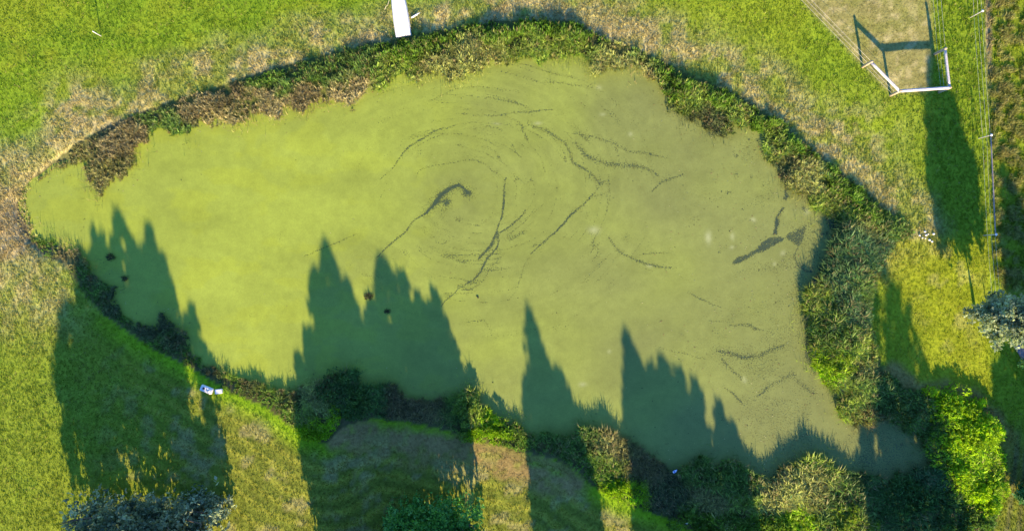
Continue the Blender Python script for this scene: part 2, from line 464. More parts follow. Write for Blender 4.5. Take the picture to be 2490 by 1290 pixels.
    # heights
    h = h * (1 + 0.9 * strip + 0.8 * left) + 0.12 * rf * sstep(0.4, 0.6, n4) + 0.03 * lane
    h = h * (1 - 0.55 * pd) * (1 - 0.35 * np.clip(track, 0, 1)) * (1 - 0.3 * rl)
    h = h * (0.7 + 0.6 * n2)
    c = c * np.array((1.22, 1.50, 1.25))[None]
    return c, h, n2, n4

# ------------------------------------------------------------------ ground sheet
def terrain(x, y):
    d = sdf(x, y, WATER)
    z = np.where(d > 0, WATER_Z - 0.02 + 0.22 * sstep(0.0, 1.3, d), WATER_Z - 0.02 - 0.9 * sstep(0.0, 3.0, -d))
    far = sstep(0.5, 2.5, d)
    z = z + far * 0.10 * (fbm(x * 0.15, y * 0.15, 77, 3) - 0.5) + far * 0.05 * (fbm(x * 0.9, y * 0.9, 78, 3) - 0.5)
    return z, d

def axis(lo, hi, step, ext):
    a = np.arange(lo, hi + 1e-6, step)
    g = np.array(ext, dtype=float)
    return np.concatenate([lo - g[::-1], a, hi + g])

ext = [1, 3, 7, 15, 30, 60, 120, 250, 500, 1000, 2000, 4000]
gx = axis(-37, 37, 0.2, ext); gy = axis(-24, 21, 0.2, ext)
XX, YY = np.meshgrid(gx, gy)
fx, fy = XX.ravel(), YY.ravel()
gz, gd = terrain(fx, fy)
gc, gh, gn2, gn4 = meadow(fx, fy)
# under the thick bank growth and the water there is dark litter and mud
inb = inside(fx, fy, OUT)
mud = np.where(inb, 0.75, 0.0)[:, None]
gc = gc * (1 - mud) + np.array((0.07, 0.065, 0.035))[None] * mud
nx, ny = len(gx), len(gy)
ii = np.arange(nx * ny).reshape(ny, nx)
faces = np.stack([ii[:-1, :-1].ravel(), ii[:-1, 1:].ravel(), ii[1:, 1:].ravel(), ii[1:, :-1].ravel()], 1)
ground = link("ground", np_mesh("ground", np.stack([fx, fy, gz], 1), faces, gc, smooth=True), M_GROUND)
tag(ground, "grassy meadow ground around the pond", "ground", kind="structure")

# ------------------------------------------------------------------ pond water and duckweed
wx = np.arange(-32.6, 28.6, 0.6); wy = np.arange(-15.2, 14.8, 0.6)
WX, WY = np.meshgrid(wx, wy)
ii = np.arange(WX.size).reshape(WX.shape)
faces = np.stack([ii[:-1, :-1].ravel(), ii[:-1, 1:].ravel(), ii[1:, 1:].ravel(), ii[1:, :-1].ravel()], 1)
wd = sdf(WX.ravel(), WY.ravel(), WATER)
keep = (wd[faces].min(axis=1) < 0.6)
water = link("water", np_mesh("water", np.stack([WX.ravel(), WY.ravel(), np.full(WX.size, WATER_Z)], 1), faces[keep]), M_WATER)
tag(water, "dark pond water under the duckweed", "water", kind="structure")

dx_ = np.arange(-32.4, 28.4, 0.075); dy_ = np.arange(-15.0, 14.6, 0.075)
DX, DY = np.meshgrid(dx_, dy_)
ii = np.arange(DX.size).reshape(DX.shape)
faces = np.stack([ii[:-1, :-1].ravel(), ii[:-1, 1:].ravel(), ii[1:, 1:].ravel(), ii[1:, :-1].ravel()], 1)
X1, Y1 = DX.ravel(), DY.ravel()
dd = sdf(X1, Y1, WATER)
keep = (dd[faces].min(axis=1) < 0.5)
used = np.unique(faces[keep]); remap = np.full(X1.size, -1); remap[used] = np.arange(len(used))
faces = remap[faces[keep]]; X1, Y1, dd = X1[used], Y1[used], dd[used]
kW = CAM_H / (CAM_H - WATER_Z)
PXd, PYd = X1 * kW / MPP + 1245.0, 645.0 - Y1 * kW / MPP
# slight wander so that streaks are not drawn with a ruler
wanx = (fbm(X1 * 0.4, Y1 * 0.4, 41, 5) - 0.5) * 20; wany = (fbm(X1 * 0.4, Y1 * 0.4, 47, 5) - 0.5) * 20
QX, QY = PXd + wanx, PYd + wany
gap = np.zeros(len(X1))
def zc(ox, oy, s, pts): return [(ox + a / s, oy + b / s) for a, b in pts]
def C2(*p): return zc(900, 370, 3.308, p)
def R2(*p): return zc(830, 0, 2.0, p)
def Z3(*p): return zc(1450, 550, 2.867, p)
def Z6(*p): return zc(1600, 300, 3.394, p)
def R1(*p): return zc(0, 0, 2.0, p)
def R5(*p): return zc(830, 645, 2.0, p)
def streak(pts, w, s, halo=0.0, hw=14.0):
    """open-water streak: core half-width w px with strength s, plus a speckled halo"""
    global gap
    P = np.array(pts)
    lo = P.min(0) - 80; hi = P.max(0) + 80
    m = (QX > lo[0]) & (QX < hi[0]) & (QY > lo[1]) & (QY < hi[1])
    d = dist_poly(QX[m], QY[m], P, False)
    # fade towards both ends
    e = np.minimum(np.hypot(QX[m] - P[0, 0], QY[m] - P[0, 1]), np.hypot(QX[m] - P[-1, 0], QY[m] - P[-1, 1]))
    ww = w * 0.72 * (0.5 + 0.5 * sstep(0, 50, e))
    s = s * (0.42 + 0.95 * fbm(X1[m] * 1.6, Y1[m] * 1.6, 71, 4))
    side = 0.5 + 0.5 * vnoise(X1[m] * 0.5, Y1[m] * 0.5, 73)
    g = s * np.exp(-(d / ww) ** 2) + (halo * 1.5 + 0.07) * side * np.exp(-(d / hw) ** 2)
    gap[m] = np.maximum(gap[m], g)
def spot(cx, cy, rx, ry, s, power=1.0):
    global gap
    g = s * np.exp(-((((QX - cx) / rx) ** 2 + ((QY - cy) / ry) ** 2)) ** power)
    gap = np.maximum(gap, g)
def area(pts, s, soft=6.0):
    global gap
    P = np.array(pts)
    jag = (fbm(X1 * 2.2, Y1 * 2.2, 83, 4) - 0.5) * 7
    g = s * sstep(soft + 3, -soft - 3, sdf(QX, QY, P) + jag)
    gap = np.maximum(gap, g)
# the eye of the swirl
streak(C2((50,860),(180,720),(280,620),(340,550),(455,470),(520,415),(580,395)), 4.2, 0.85, 0.14)
streak(C2((430,490),(520,410),(600,395),(630,410)), 5, 0.9, 0.2)
spot(*C2((605,405))[0], 17, 10, 1.0); spot(*C2((600,440))[0], 24, 18, 0.55)
streak(C2((455,470),(560,360),(640,300),(700,275),(760,320),(790,340)), 7, 0.85, 0.42, 24)
spot(*C2((770,335))[0], 17, 14, 1.0); streak(C2((790,340),(797,390),(770,410)), 3.5, 0.6)
spot(*C2((710,300))[0], 34, 20, 0.55); spot(*C2((720,300))[0], 56, 40, 0.30); spot(*C2((560,560))[0], 46, 46, 0.28)
streak(C2((370,210),(400,150),(480,115),(600,100),(720,80),(820,75),(920,100),(1000,165),(1045,225)), 3.6, 0.52, 0.12)
streak(C2((1088,212),(1072,240),(1065,340),(1060,440),(1055,520),(1030,600),(1020,650)), 4.0, 0.88, 0.16)
streak(C2((1020,640),(985,730),(940,790),(890,850)), 7.5, 0.8, 0.2); streak(C2((1020,150),(1050,200),(1072,238)), 2.8, 0.7)
spot(*C2((1022,672))[0], 8, 18, 0.9)
streak(C2((1245,475),(1200,545),(1120,610),(1050,650)), 4.5, 0.85, 0.16); streak(C2((1390,420),(1300,510),(1180,590),(1080,660)), 2.8, 0.45, 0.1)
streak(C2((1035,715),(1010,780),(950,860),(900,950),(840,1020),(790,1050),(725,1095)), 4.2, 0.85, 0.16)
streak(C2((725,1095),(640,1165),(590,1200),(570,1235)), 3.6, 0.8, 0.14); streak(C2((730,1105),(830,1105)), 4.0, 0.75, 0.2)
spot(*C2((745,1085))[0], 16, 8, 0.7)
streak(C2((1080,820),(960,960),(880,1060),(800,1105)), 4, 0.42, 0.14); streak(C2((890,770),(800,820),(710,860),(680,930)), 2.6, 0.5)
streak(C2((1930,212),(1870,240),(1850,290),(1790,360),(1720,430),(1620,500),(1550,580),(1440,680),(1300,820)), 3.6, 0.72, 0.16)
streak(C2((1300,820),(1240,930),(1190,1040),(1150,1110),(1090,1200)), 3.0, 0.5, 0.1); streak(C2((1910,320),(1830,345),(1750,400),(1700,440)), 5, 0.5, 0.16)
spot(*C2((1865,242))[0], 9, 7, 0.8)
streak(R2((900,600),(1000,640),(1080,690),(1120,780),(1200,830),(1260,880)), 6, 0.5, 0.2, 20)
streak(R2((180,990),(225,880)), 2.6, 0.55); streak(R2((190,870),(250,810),(330,720),(450,640),(570,608)), 3.8, 0.6, 0.15)
streak(R2((560,608),(750,598),(930,610)), 3.2, 0.42, 0.1); streak(R2((330,740),(450,670),(600,630),(800,620)), 3.0, 0.36, 0.1)
streak(R2((650,575),(800,545),(950,535),(1040,535)), 4.5, 0.5, 0.12); streak(R2((410,490),(560,430),(700,425),(860,440)), 4, 0.4, 0.1)
streak(R2((850,400),(865,435)), 3, 0.42); streak(R2((900,385),(1100,400),(1250,440)), 4, 0.36, 0.12)
streak(R2((1130,690),(1190,760),(1290,800),(1400,805),(1480,820),(1540,860)), 8, 0.44, 0.22, 22)
streak(R2((1500,930),(1560,885),(1660,850)), 6, 0.52, 0.2); streak(R2((1100,640),(1250,670),(1400,740),(1600,760)), 6, 0.4, 0.18)
streak(R2((760,820),(750,950),(730,1040)), 3.5, 0.4, 0.1); streak(R2((940,910),(930,960)), 3, 0.55); streak(R2((840,850),(840,900)), 3, 0.5)
streak(R2((920,860),(900,960)), 3, 0.42)
streak(R2((1300,1150),(1340,1210),(1400,1250),(1480,1280),(1600,1290)), 4.5, 0.52, 0.18); streak(R2((1430,1240),(1520,1220),(1600,1222)), 3.6, 0.5, 0.1)
spot(*R2((1390,1160))[0], 18, 16, 0.45)
streak(Z3((260,240),(400,250),(560,270)), 3.6, 0.5); streak(Z3((310,285),(400,310),(470,360)), 3.4, 0.5); streak(Z3((580,330),(700,395),(810,455)), 3.6, 0.48)
streak(Z3((640,460),(720,510),(820,550),(900,575)), 4.0, 0.58, 0.14); streak(Z3((780,660),(890,660)), 4.5, 0.6, 0.12); streak(Z3((930,690),(1060,690),(1110,715),(1220,740)), 6, 0.5, 0.2, 22)
streak(Z3((840,860),(950,880),(1030,910),(1130,900),(1230,840),(1310,810)), 8, 0.34, 0.3, 30); streak(Z3((880,1110),(960,1180),(1020,1250)), 6, 0.48, 0.2)
streak(Z3((1130,1180),(1220,1110),(1330,1050),(1370,1030),(1420,1090),(1520,1150)), 9, 0.36, 0.28, 30); streak(Z3((870,920),(930,990),(1010,1060)), 8, 0.38, 0.25)
spot(*Z3((1130,960))[0], 100, 66, 0.46); spot(*Z3((1180,600))[0], 95, 62, 0.34); spot(*Z3((1420,420))[0], 40, 40, 0.34); spot(*Z3((1420,1150))[0], 70, 60, 0.32)
streak(Z3((400,840),(560,880),(760,920)), 4, 0.38, 0.1)
# the dark crack by the eastern reeds
area(Z6((600,1130),(620,1105),(660,1082),(720,1066),(780,1030),(850,975),(915,925),(985,915),(1030,930),(1020,960),(960,995),(890,1030),(800,1070),(720,1110),(620,1148)), 0.98, 2.5)
area(Z6((930,905),(945,850),(950,780),(985,720),(1020,685),(1030,690),(985,770),(970,850),(975,910)), 1.25, 3.5)
area(Z6((1020,935),(1060,895),(1120,870),(1180,842),(1222,808),(1205,900),(1190,965),(1145,1025),(1095,990),(1055,955)), 0.86, 4.0)
area(Z6((1015,620),(1045,560),(1050,480),(1080,490),(1065,560),(1080,600),(1045,632)), 1.2, 2.5)
streak(Z6((1140,1020),(1110,1090),(1140,1160),(1200,1215),(1255,1232)), 4, 0.62, 0.25)
for a, b, r, s in [(575,585,6,0.8),(600,575,5,0.7),(645,425,9,0.6),(630,270,7,0.75),(610,230,4,0.6),(740,125,4,0.95),(770,440,5,0.8),(870,500,5,0.7),(700,725,4,0.95),(505,1050,3.5,1.0),
                   (815,1205,3.5,0.95),(1250,1232,6,1.0),(1110,1088,6,0.9),(1200,700,9,0.9),(1340,935,6,0.8),(1380,915,6,0.9),(300,790,20,0.36),(60,450,22,0.4),(880,550,20,0.34),(1300,1060,8,0.6)]:
    spot(*Z6((a, b))[0], r, r, s)
area(Z6((1360,800),(1390,770),(1470,800),(1560,860),(1500,900),(1400,880)), 0.9, 6); area(Z6((1380,1000),(1420,960),(1540,1000),(1560,1290),(1330,1290),(1400,1150)), 0.95, 8)
area(Z6((940,300),(1000,250),(1100,350),(1200,480),(1080,500),(1000,450)), 0.85, 8)
streak([(2010,640),(1985,690),(1955,720)], 14, 0.8, 0.4, 30)
streak([(1965,780),(1968,860),(1985,900)], 10, 0.55, 0.3, 24)
spot(1640, 262, 26, 22, 0.75); spot(1735, 325, 40, 14, 0.75); spot(1668, 285, 20, 14, 0.6)
# shady bay at the lower right: shade deepened by thinned, speckled weed
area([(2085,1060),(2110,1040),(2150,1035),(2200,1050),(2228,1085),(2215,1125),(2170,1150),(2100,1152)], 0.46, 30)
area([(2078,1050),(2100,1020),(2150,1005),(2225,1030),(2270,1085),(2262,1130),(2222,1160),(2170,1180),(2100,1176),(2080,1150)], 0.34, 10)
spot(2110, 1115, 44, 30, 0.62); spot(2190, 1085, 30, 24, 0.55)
# smaller leads near the left and lower banks
streak([(690,595),(696,560),(700,545)], 2.6, 0.42); streak([(680,580),(685,555)], 2.4, 0.42)
streak([(745,622),(800,600),(860,570)], 3.2, 0.5, 0.12); streak(R5((600,275),(690,270),(740,330)), 3.6, 0.5, 0.14); streak(R5((690,265),(720,220),(750,190)), 2.8, 0.4)
for a, b in [(208,530),(202,557),(175,580),(438,437),(606,768),(1014,210),(1025,192)]:
    spot(a, b, 3.6, 3.0, 0.75)
streak([(850,460),(880,380),(900,350)], 3, 0.3); streak([(1330,560),(1290,640),(1250,700)], 3, 0.3)
# faint rings of thinner weed round the eye
ang = np.arctan2((PYd - 480) * 1.35, PXd - 1130); rad = np.hypot(PXd - 1130, (PYd - 480) * 1.35) + 26 * ang
ring = fbm(rad / 16.0 + wanx * 0.04, ang * 2.2 + 7, 91, 4)
rz = sstep(60, 140, rad) * sstep(620, 380, rad) * sstep(3.1, 2.3, np.abs(ang))
east = 0.35 + 0.65 * sstep(700, 1250, PXd)
gap = np.maximum(gap, 0.22 * rz * sstep(0.54, 0.72, ring) * east)
pat = fbm(X1 * 0.22, Y1 * 0.22, 95, 3)
for sc_, sd_, am in ((26.0, 101, 0.66), (14.0, 107, 0.55), (40.0, 113, 0.70), (20.0, 131, 0.58)):
    fil = fbm(rad / sc_ + wanx * 0.015, ang * 0.75 + sd_, sd_, 2)
    fil = sstep(0.35, 1.0, 1 - np.abs(fil - 0.5) * 17.0)
    gap = np.maximum(gap, am * fil * rz * east * sstep(0.40, 0.56, fbm(X1 * 0.3 + sd_, Y1 * 0.3, sd_ + 3, 3)))
# thinner cover eastwards and along the margins
fl = fbm(X1 * 0.5 + 2 * fbm(X1 * 0.25, Y1 * 0.25, 3), Y1 * 0.9, 21)
gap = np.maximum(gap, 0.30 * sstep(1350, 2000, PXd) * sstep(0.42, 0.62, fl) + 0.12 * sstep(1500, 1900, PXd))
gap = np.maximum(gap, 0.22 * sstep(0.46, 0.62, fl) * sstep(1050, 1400, PXd) * sstep(420, 250, PYd))
gap = np.maximum(gap, 0.38 * sstep(-0.55, 0.05, dd) * (0.4 + 0.6 * sstep(200, 60, PXd) + 0.5 * sstep(1800, 1950, PXd)))
# colour: fresh yellow-green in the west, duller in the east
warp = fbm(X1 * 0.16 + 1.5 * fbm(X1 * 0.07, Y1 * 0.07, 61), Y1 * 0.2, 62)
t = np.clip(sstep(500, 2050, PXd + (warp - 0.5) * 700) * 0.85 + 0.1 * (warp - 0.5), 0, 1)[:, None]
wcol = np.array((0.250, 0.325, 0.042))[None] * (1 - t) + np.array((0.158, 0.186, 0.060))[None] * t
fresh = (0.5 * sstep(0.52, 0.66, fl) * sstep(1400, 500, PXd))[:, None]
wcol = wcol * (1 - fresh) + np.array((0.275, 0.345, 0.030))[None] * fresh
marb = fbm(X1 * 0.28 + 2.2 * fbm(X1 * 0.11, Y1 * 0.11, 63, 3), Y1 * 0.5 + 2.0 * fbm(X1 * 0.13, Y1 * 0.13, 64, 3), 65, 5)
wcol = wcol * (1 + 0.34 * (marb - 0.5) + 0.24 * rz * (ring - 0.5) + 0.16 * (fbm(X1 * 2.0, Y1 * 2.0, 66, 3) - 0.5))[:, None]
# pale rafts of older weed
pale = np.zeros(len(X1))
for a, b, rx, ry, s in [(1722,576,7,13,0.9),(1440,560,13,9,0.7),(1780,575,5,8,0.6),(1830,535,6,5,0.8),(1900,612,6,6,0.6),(1420,935,9,5,0.6),(1880,640,5,5,0.6),(1776,600,5,4,0.6),(1960,512,8,8,0.7),(1310,300,9,4,0.6),
                        (1205,300,8,3,0.5),(1530,330,5,5,0.6),(1480,855,4,4,0.5),(1810,925,6,6,0.6),(1808,920,5,5,0.5),(1580,645,6,4,0.5),(1458,215,7,5,0.5),(1466,278,6,4,0.5)]:
    pale = np.maximum(pale, s * np.exp(-(((QX - a) / rx) ** 2 + ((QY - b) / ry) ** 2)))
wcol = wcol * (1 - pale[:, None]) + np.array((0.33, 0.38, 0.17))[None] * pale[:, None]
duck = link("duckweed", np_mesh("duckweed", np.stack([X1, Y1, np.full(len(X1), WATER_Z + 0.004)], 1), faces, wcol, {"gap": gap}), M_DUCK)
tag(duck, "yellow green duckweed covering the pond, torn by dark swirling streaks", "duckweed", kind="stuff")

# ------------------------------------------------------------------ blades of grass on the meadow
def grass_field(name, label, n_tufts, blades, hscale=1.0, wscale=1.0, sel=None, xr=(-35.5, 35.5), yr=(-19, 19)):
    x = RNG.uniform(*xr, n_tufts); y = RNG.uniform(*yr, n_tufts)
    m = ~inside(x, y, OUT) & (sdf(x, y, WATER) > 0.1)
    if sel is not None: m &= sel(x, y)
    x, y = x[m], y[m]
    z, _ = terrain(x, y)
    c, h, n2, n4 = meadow(x, y)
    n = len(x)
    bright = RNG.normal(1.0, 0.12, n).clip(0.6, 1.5)
    c = c * bright[:, None]
    # some tufts gone to straw
    straw = (RNG.random(n) < 0.05)[:, None]
    c = np.where(straw, c * 0.45 + DRY[None] * 0.6, c)
    lean_a = RNG.uniform(0, 2 * math.pi, n)
    B = blades
    X = np.repeat(x, B) + RNG.normal(0, 0.05, n * B); Y = np.repeat(y, B) + RNG.normal(0, 0.05, n * B)
    Z = np.repeat(z, B) - 0.01
    H = np.repeat(h, B) * RNG.uniform(0.6, 1.4, n * B) * hscale
    A = np.repeat(lean_a, B) + RNG.normal(0, 1.1, n * B)
    ln = H * RNG.uniform(0.2, 1.0, n * B)
    wA = RNG.uniform(0, 2 * math.pi, n * B)
    wd_ = RNG.uniform(0.012, 0.026, n * B) * wscale
    v = np.empty((n * B, 3, 3), dtype=np.float32)
    v[:, 0] = np.stack([X - np.cos(wA) * wd_, Y - np.sin(wA) * wd_, Z], 1)
    v[:, 1] = np.stack([X + np.cos(wA) * wd_, Y + np.sin(wA) * wd_, Z], 1)
    v[:, 2] = np.stack([X + np.cos(A) * ln, Y + np.sin(A) * ln, Z + H], 1)
    C = np.repeat(np.repeat(c, B, 0) * RNG.normal(1.0, 0.13, (n * B, 1)).clip(0.5, 1.6), 3, 0)
    f = np.arange(n * B * 3).reshape(-1, 3)
    o = link(name, np_mesh(name, v.reshape(-1, 3), f, C), M_GRASS)
    return tag(o, label, "grass", kind="stuff")

grass_field("meadow_grass", "short yellow green meadow grass with dry patches around the pond", 200000, 5, 1.0, 1.05)
grass_field("tussock_grass", "rough tan and green tussocks in the strip beyond the wire fence", 9000, 10, 1.3, 1.3,
            sel=lambda x, y: (PX(x, y)[0] - PX(x, y)[1] * 0.022 > 2402) & (PX(x, y)[1] < 700) & (fbm(x * 2.6, y * 2.6, 31, 3) > 0.45), xr=(29.5, 35.5), yr=(-3, 19))
grass_field("dry_grass", "long bleached straw grass along the upper bank", 10000, 8, 1.0, 1.1,
            sel=lambda x, y: (dist_poly(x, y, TOP_OUT, False) < 2.6) & (fbm(x * 1.1, y * 1.1, 5) > 0.42), yr=(-4, 19))

# ------------------------------------------------------------------ bank growth: sedge, reeds and herbs
BR = (.240,.180,.088); BRD = (.140,.108,.046); TAN = (.370,.285,.135); ROSE = (.345,.262,.135); GR = (.110,.180,.020); GRD = (.105,.160,.032); DG = (.080,.140,.036)
LM = (.260,.370,.008); YG = (.200,.245,.040); YT = (.270,.255,.080); DK = (.080,.088,.036); TE = (.075,.135,.052); OL = (.190,.165,.060)
# px, py, colour, height, droop
ANCH = [(60,500,TAN,.25,.6),(110,410,OL,.30,.6),(200,380,OL,.30,.6),(240,440,OL,.30,.7),(300,370,BR,.38,.6),(310,410,OL,.32,.6),(420,305,GRD,.35,.5),(450,262,BR,.42,.6),(520,250,BR,.42,.6),
 (560,222,BRD,.40,.6),(560,285,TAN,.35,.7),(600,262,BR,.4,.6),(640,195,GR,.42,.5),(700,200,GRD,.45,.5),(680,262,ROSE,.36,.7),(760,170,GRD,.50,.4),(760,240,BR,.4,.6),(850,222,ROSE,.38,.7),
 (850,150,GRD,.52,.4),(960,120,GR,.62,.3),(950,175,YG,.45,.6),(1050,105,GR,.7,.3),(1060,155,YT,.5,.6),(1200,75,GR,.75,.25),(1180,135,YT,.55,.6),(1300,68,GR,.75,.25),(1300,115,YG,.6,.6),
 (1420,85,GR,.75,.25),(1400,125,YG,.6,.6),(1490,150,YT,.6,.6),(1560,165,TAN,.55,.6),(1560,140,GR,.7,.4),(1600,160,GR,.7,.3),(1650,205,GR,.75,.3),(1680,245,YG,.6,.6),(1680,285,DK,.35,.6),
 (1730,225,GR,.8,.3),(1750,320,DK,.35,.6),(1800,285,YG,.55,.6),(1850,285,GR,.8,.3),(1880,360,YG,.6,.6),(1895,415,DK,.4,.6),(1950,355,GR,.8,.3),(1960,430,YT,.6,.6),(2050,440,GR,.75,.35),
 (2030,500,YG,.6,.6),(2110,510,GR,.7,.4),(2100,555,YT,.7,.6),(2180,550,GRD,.6,.5),(2060,600,TE,.9,.6),(2120,600,TE,.8,.6),(2040,680,TE,1.0,.6),(2100,690,GRD,.8,.6),(1990,735,YG,.7,.6),
 (2080,760,TE,.9,.6),(2030,820,GRD,.9,.6),(2100,840,YG,.7,.6),(2020,880,LM,.7,.6),(2090,890,YT,.6,.7),(2120,940,GRD,.7,.6),(2060,960,YG,.7,.6),(2120,1000,OL,.6,.6),(2200,970,GRD,.6,.6),
 (2250,1010,GRD,.7,.6),(2310,985,LM,.7,.6),(2350,1060,LM,.8,.6),(2400,1120,LM,.7,.6),(2330,1130,LM,.8,.6),(2280,1080,GRD,.7,.6),(2290,1170,TE,.7,.6),(2240,1230,DG,.8,.6),(2360,1200,LM,.7,.6),
 (2350,1270,GRD,.7,.6),(2150,1240,DG,.8,.6),(2080,1280,YG,.8,.6),(2120,1190,DG,.6,.5),(2000,1125,YG,.9,.55),(1960,1180,YT,.9,.6),(1900,1205,YT,.8,.6),(2040,1220,GRD,.8,.6),(1920,1270,LM,.7,.6),
 (1820,1170,GRD,.8,.5),(1760,1150,GRD,.8,.5),(1700,1145,GRD,.8,.5),(1720,1210,OL,.7,.6),(1620,1190,DK,.6,.6),(1800,1255,YG,.7,.6),(1700,1260,GR,.6,.6),(1560,1130,BRD,.6,.6),(1500,1090,OL,.8,.6),
 (1440,1065,GRD,.8,.5),(1470,1150,GR,.6,.6),(1510,1190,LM,.5,.6),(1390,1085,GRD,.8,.5),(1330,1078,GRD,.7,.5),(1265,1062,GR,.6,.5),(1180,1040,LM,.5,.6),(1145,985,YG,.9,.5),(1100,1000,GRD,.7,.6),
 (1050,985,BRD,.6,.6),(980,990,BRD,.6,.6),(900,985,DG,.8,.6),(850,950,DG,.8,.6),(795,940,BRD,.6,.6),(750,965,YT,.6,.6),(780,1040,LM,.4,.6),(740,1010,YG,.5,.6),(680,980,GR,.4,.6),(640,965,GR,.4,.6),
 (560,925,GR,.35,.6),(520,902,DK,.45,.5),(620,938,DK,.45,.4),(700,955,DK,.45,.4),(430,845,DK,.45,.6),(350,805,DK,.4,.6),(280,738,DK,.4,.6),(235,690,DK,.35,.6),(300,800,GR,.3,.6),(400,855,GR,.3,.6),(455,885,GR,.3,.6),
 (230,730,GR,.3,.6),(180,650,GR,.3,.6),(165,612,BR,.35,.6),(100,595,GR,.25,.6),(60,555,TAN,.25,.6)]
AP = np.array([(a[0], a[1]) for a in ANCH], float); AC = np.array([a[2] for a in ANCH], float)
AH = np.array([a[3] for a in ANCH]); AD = np.array([a[4] for a in ANCH])

def reed_bed(name, label, cat, region_px, dens, leaves, width=0.020, hmul=1.0, min_front=0.0, seed=0):
    R = Wa(region_px)
    lo = R.min(0); hi = R.max(0)
    n = int((hi[0] - lo[0]) * (hi[1] - lo[1]) * dens)
    x = RNG.uniform(lo[0], hi[0], n); y = RNG.uniform(lo[1], hi[1], n)
    m = inside(x, y, R) & inside(x, y, OUT)
    x, y = x[m], y[m]
    d = sdf(x, y, WATER)
    # ragged waterline: a few plants stand in the water
    m = (d > -(1.1 if seed in (1, 2, 6) else 0.4) * (fbm(x * 1.3, y * 1.3, 90 + seed) - 0.42))
    x, y, d = x[m], y[m], d[m]
    do = dist_poly(x, y, OUT)
    m = do > 0.75 * (fbm(x * 1.1, y * 1.1, 33, 3) - 0.3).clip(0, 1)
    x, y, do = x[m], y[m], do[m]
    # clumping
    cl = fbm(x * 1.3, y * 1.3, 120 + seed, 3)
    m = RNG.random(len(x)) < 0.35 + 1.3 * sstep(0.3, 0.6, cl)
    x, y, cl, do = x[m], y[m], cl[m], do[m]
    n = len(x)
    px, py = PX(x, y)
    qx = px + (fbm(x * 0.8, y * 0.8, 7) - 0.5) * 70; qy = py + (fbm(x * 0.8, y * 0.8, 8) - 0.5) * 70
    D2 = (qx[:, None] - AP[None, :, 0]) ** 2 + (qy[:, None] - AP[None, :, 1]) ** 2
    D2 = D2 - D2.min(1, keepdims=True)
    w = np.exp(-D2 / (2 * 16.0 ** 2)); w /= w.sum(1, keepdims=True)
    c = (w @ AC) * np.array((1.38, 1.65, 1.45))[None]; H = (w @ AH) * hmul; dr = w @ AD
    c = c * RNG.normal(1.0, 0.28, n).clip(0.4, 1.9)[:, None] * (0.7 + 0.6 * vnoise(x * 2.2, y * 2.2, 55))[:, None]
    dead = (RNG.random(n) < 0.14)[:, None]
    c = np.where(dead, c * 0.35 + np.array(TAN)[None] * 0.6, c)
    H = H * (0.45 + 0.55 * sstep(0.1, 1.1, do)) * (0.6 + 0.85 * cl) * RNG.uniform(0.75, 1.25, n)
    z, _ = terrain(x, y)
    B = leaves
    X = np.repeat(x, B) + RNG.normal(0, 0.03, n * B); Y = np.repeat(y, B) + RNG.normal(0, 0.03, n * B); Z = np.repeat(np.maximum(z, WATER_Z - 0.05), B)
    L = np.repeat(H, B) * RNG.uniform(0.5, 1.3, n * B); DR = np.repeat(dr, B) * RNG.uniform(0.4, 1.5, n * B)
    A = RNG.uniform(0, 2 * math.pi, n * B)
    ca, sa = np.cos(A), np.sin(A)
    o1 = L * (0.08 + 0.20 * DR); z1 = L * (0.62 - 0.12 * DR)
    o2 = o1 + L * (0.05 + 0.50 * DR); z2 = z1 + L * (0.38 - 0.55 * DR)
    wv = width * 0.75 * RNG.uniform(0.6, 1.5, n * B)
    tx, ty = -sa, ca
    v = np.empty((n * B, 5, 3), dtype=np.float32)
    v[:, 0] = np.stack([X - tx * wv * .6, Y - ty * wv * .6, Z - 0.03], 1); v[:, 1] = np.stack([X + tx * wv * .6, Y + ty * wv * .6, Z - 0.03], 1)
    v[:, 2] = np.stack([X + ca * o1 - tx * wv, Y + sa * o1 - ty * wv, Z + z1], 1); v[:, 3] = np.stack([X + ca * o1 + tx * wv, Y + sa * o1 + ty * wv, Z + z1], 1)
    v[:, 4] = np.stack([X + ca * o2, Y + sa * o2, Z + np.maximum(z2, 0.02)], 1)
    base = np.arange(n * B)[:, None] * 5
    f = np.concatenate([base + np.array([0, 1, 3]), base + np.array([0, 3, 2]), base + np.array([2, 3, 4])], 1).reshape(-1, 3)
    cc = np.repeat(c, B, 0) * RNG.normal(1, 0.15, (n * B, 1)).clip(0.5, 1.6)
    C = np.repeat(cc, 5, 0)
    o = link(name, np_mesh(name, v.reshape(-1, 3), f, C), M_REED)
    return tag(o, label, cat, kind="stuff")

reed_bed("brown_sedge", "rust brown and straw sedge on the upper left bank", "sedge", [(0,300),(620,120),(905,80),(905,300),(250,520),(0,560)], 62, 11, 0.019, 1.0, seed=1)
reed_bed("flag_reeds", "dense green reeds with straw front along the upper bank", "reeds", [(905,80),(960,20),(1500,20),(1640,120),(1640,300),(905,300)], 66, 12, 0.021, 0.85, seed=2)
reed_bed("bank_herbs", "mixed green and straw herbs on the upper right bank", "bank plants", [(1640,120),(2300,500),(2300,545),(1960,545),(1640,330)], 66, 12, 0.021, 0.85, seed=3)
reed_bed("dark_reeds", "tangled dark green reeds on the right bank beside the lawn", "reeds", [(1960,545),(2300,545),(2240,760),(1900,760)], 70, 12, 0.022, 1.0, seed=4)
reed_bed("mixed_reeds", "sunlit yellow green reeds along the lower right bank", "reeds", [(1900,760),(2200,760),(2200,1012),(1990,1040),(1900,900)], 66, 12, 0.022, 1.0, seed=5)
reed_bed("bramble_thicket", "lime green to dark thicket around the shady bay", "thicket", [(2200,900),(2480,900),(2480,1345),(2075,1345),(2075,1020),(2200,1012)], 60, 12, 0.026, 0.9, seed=6)
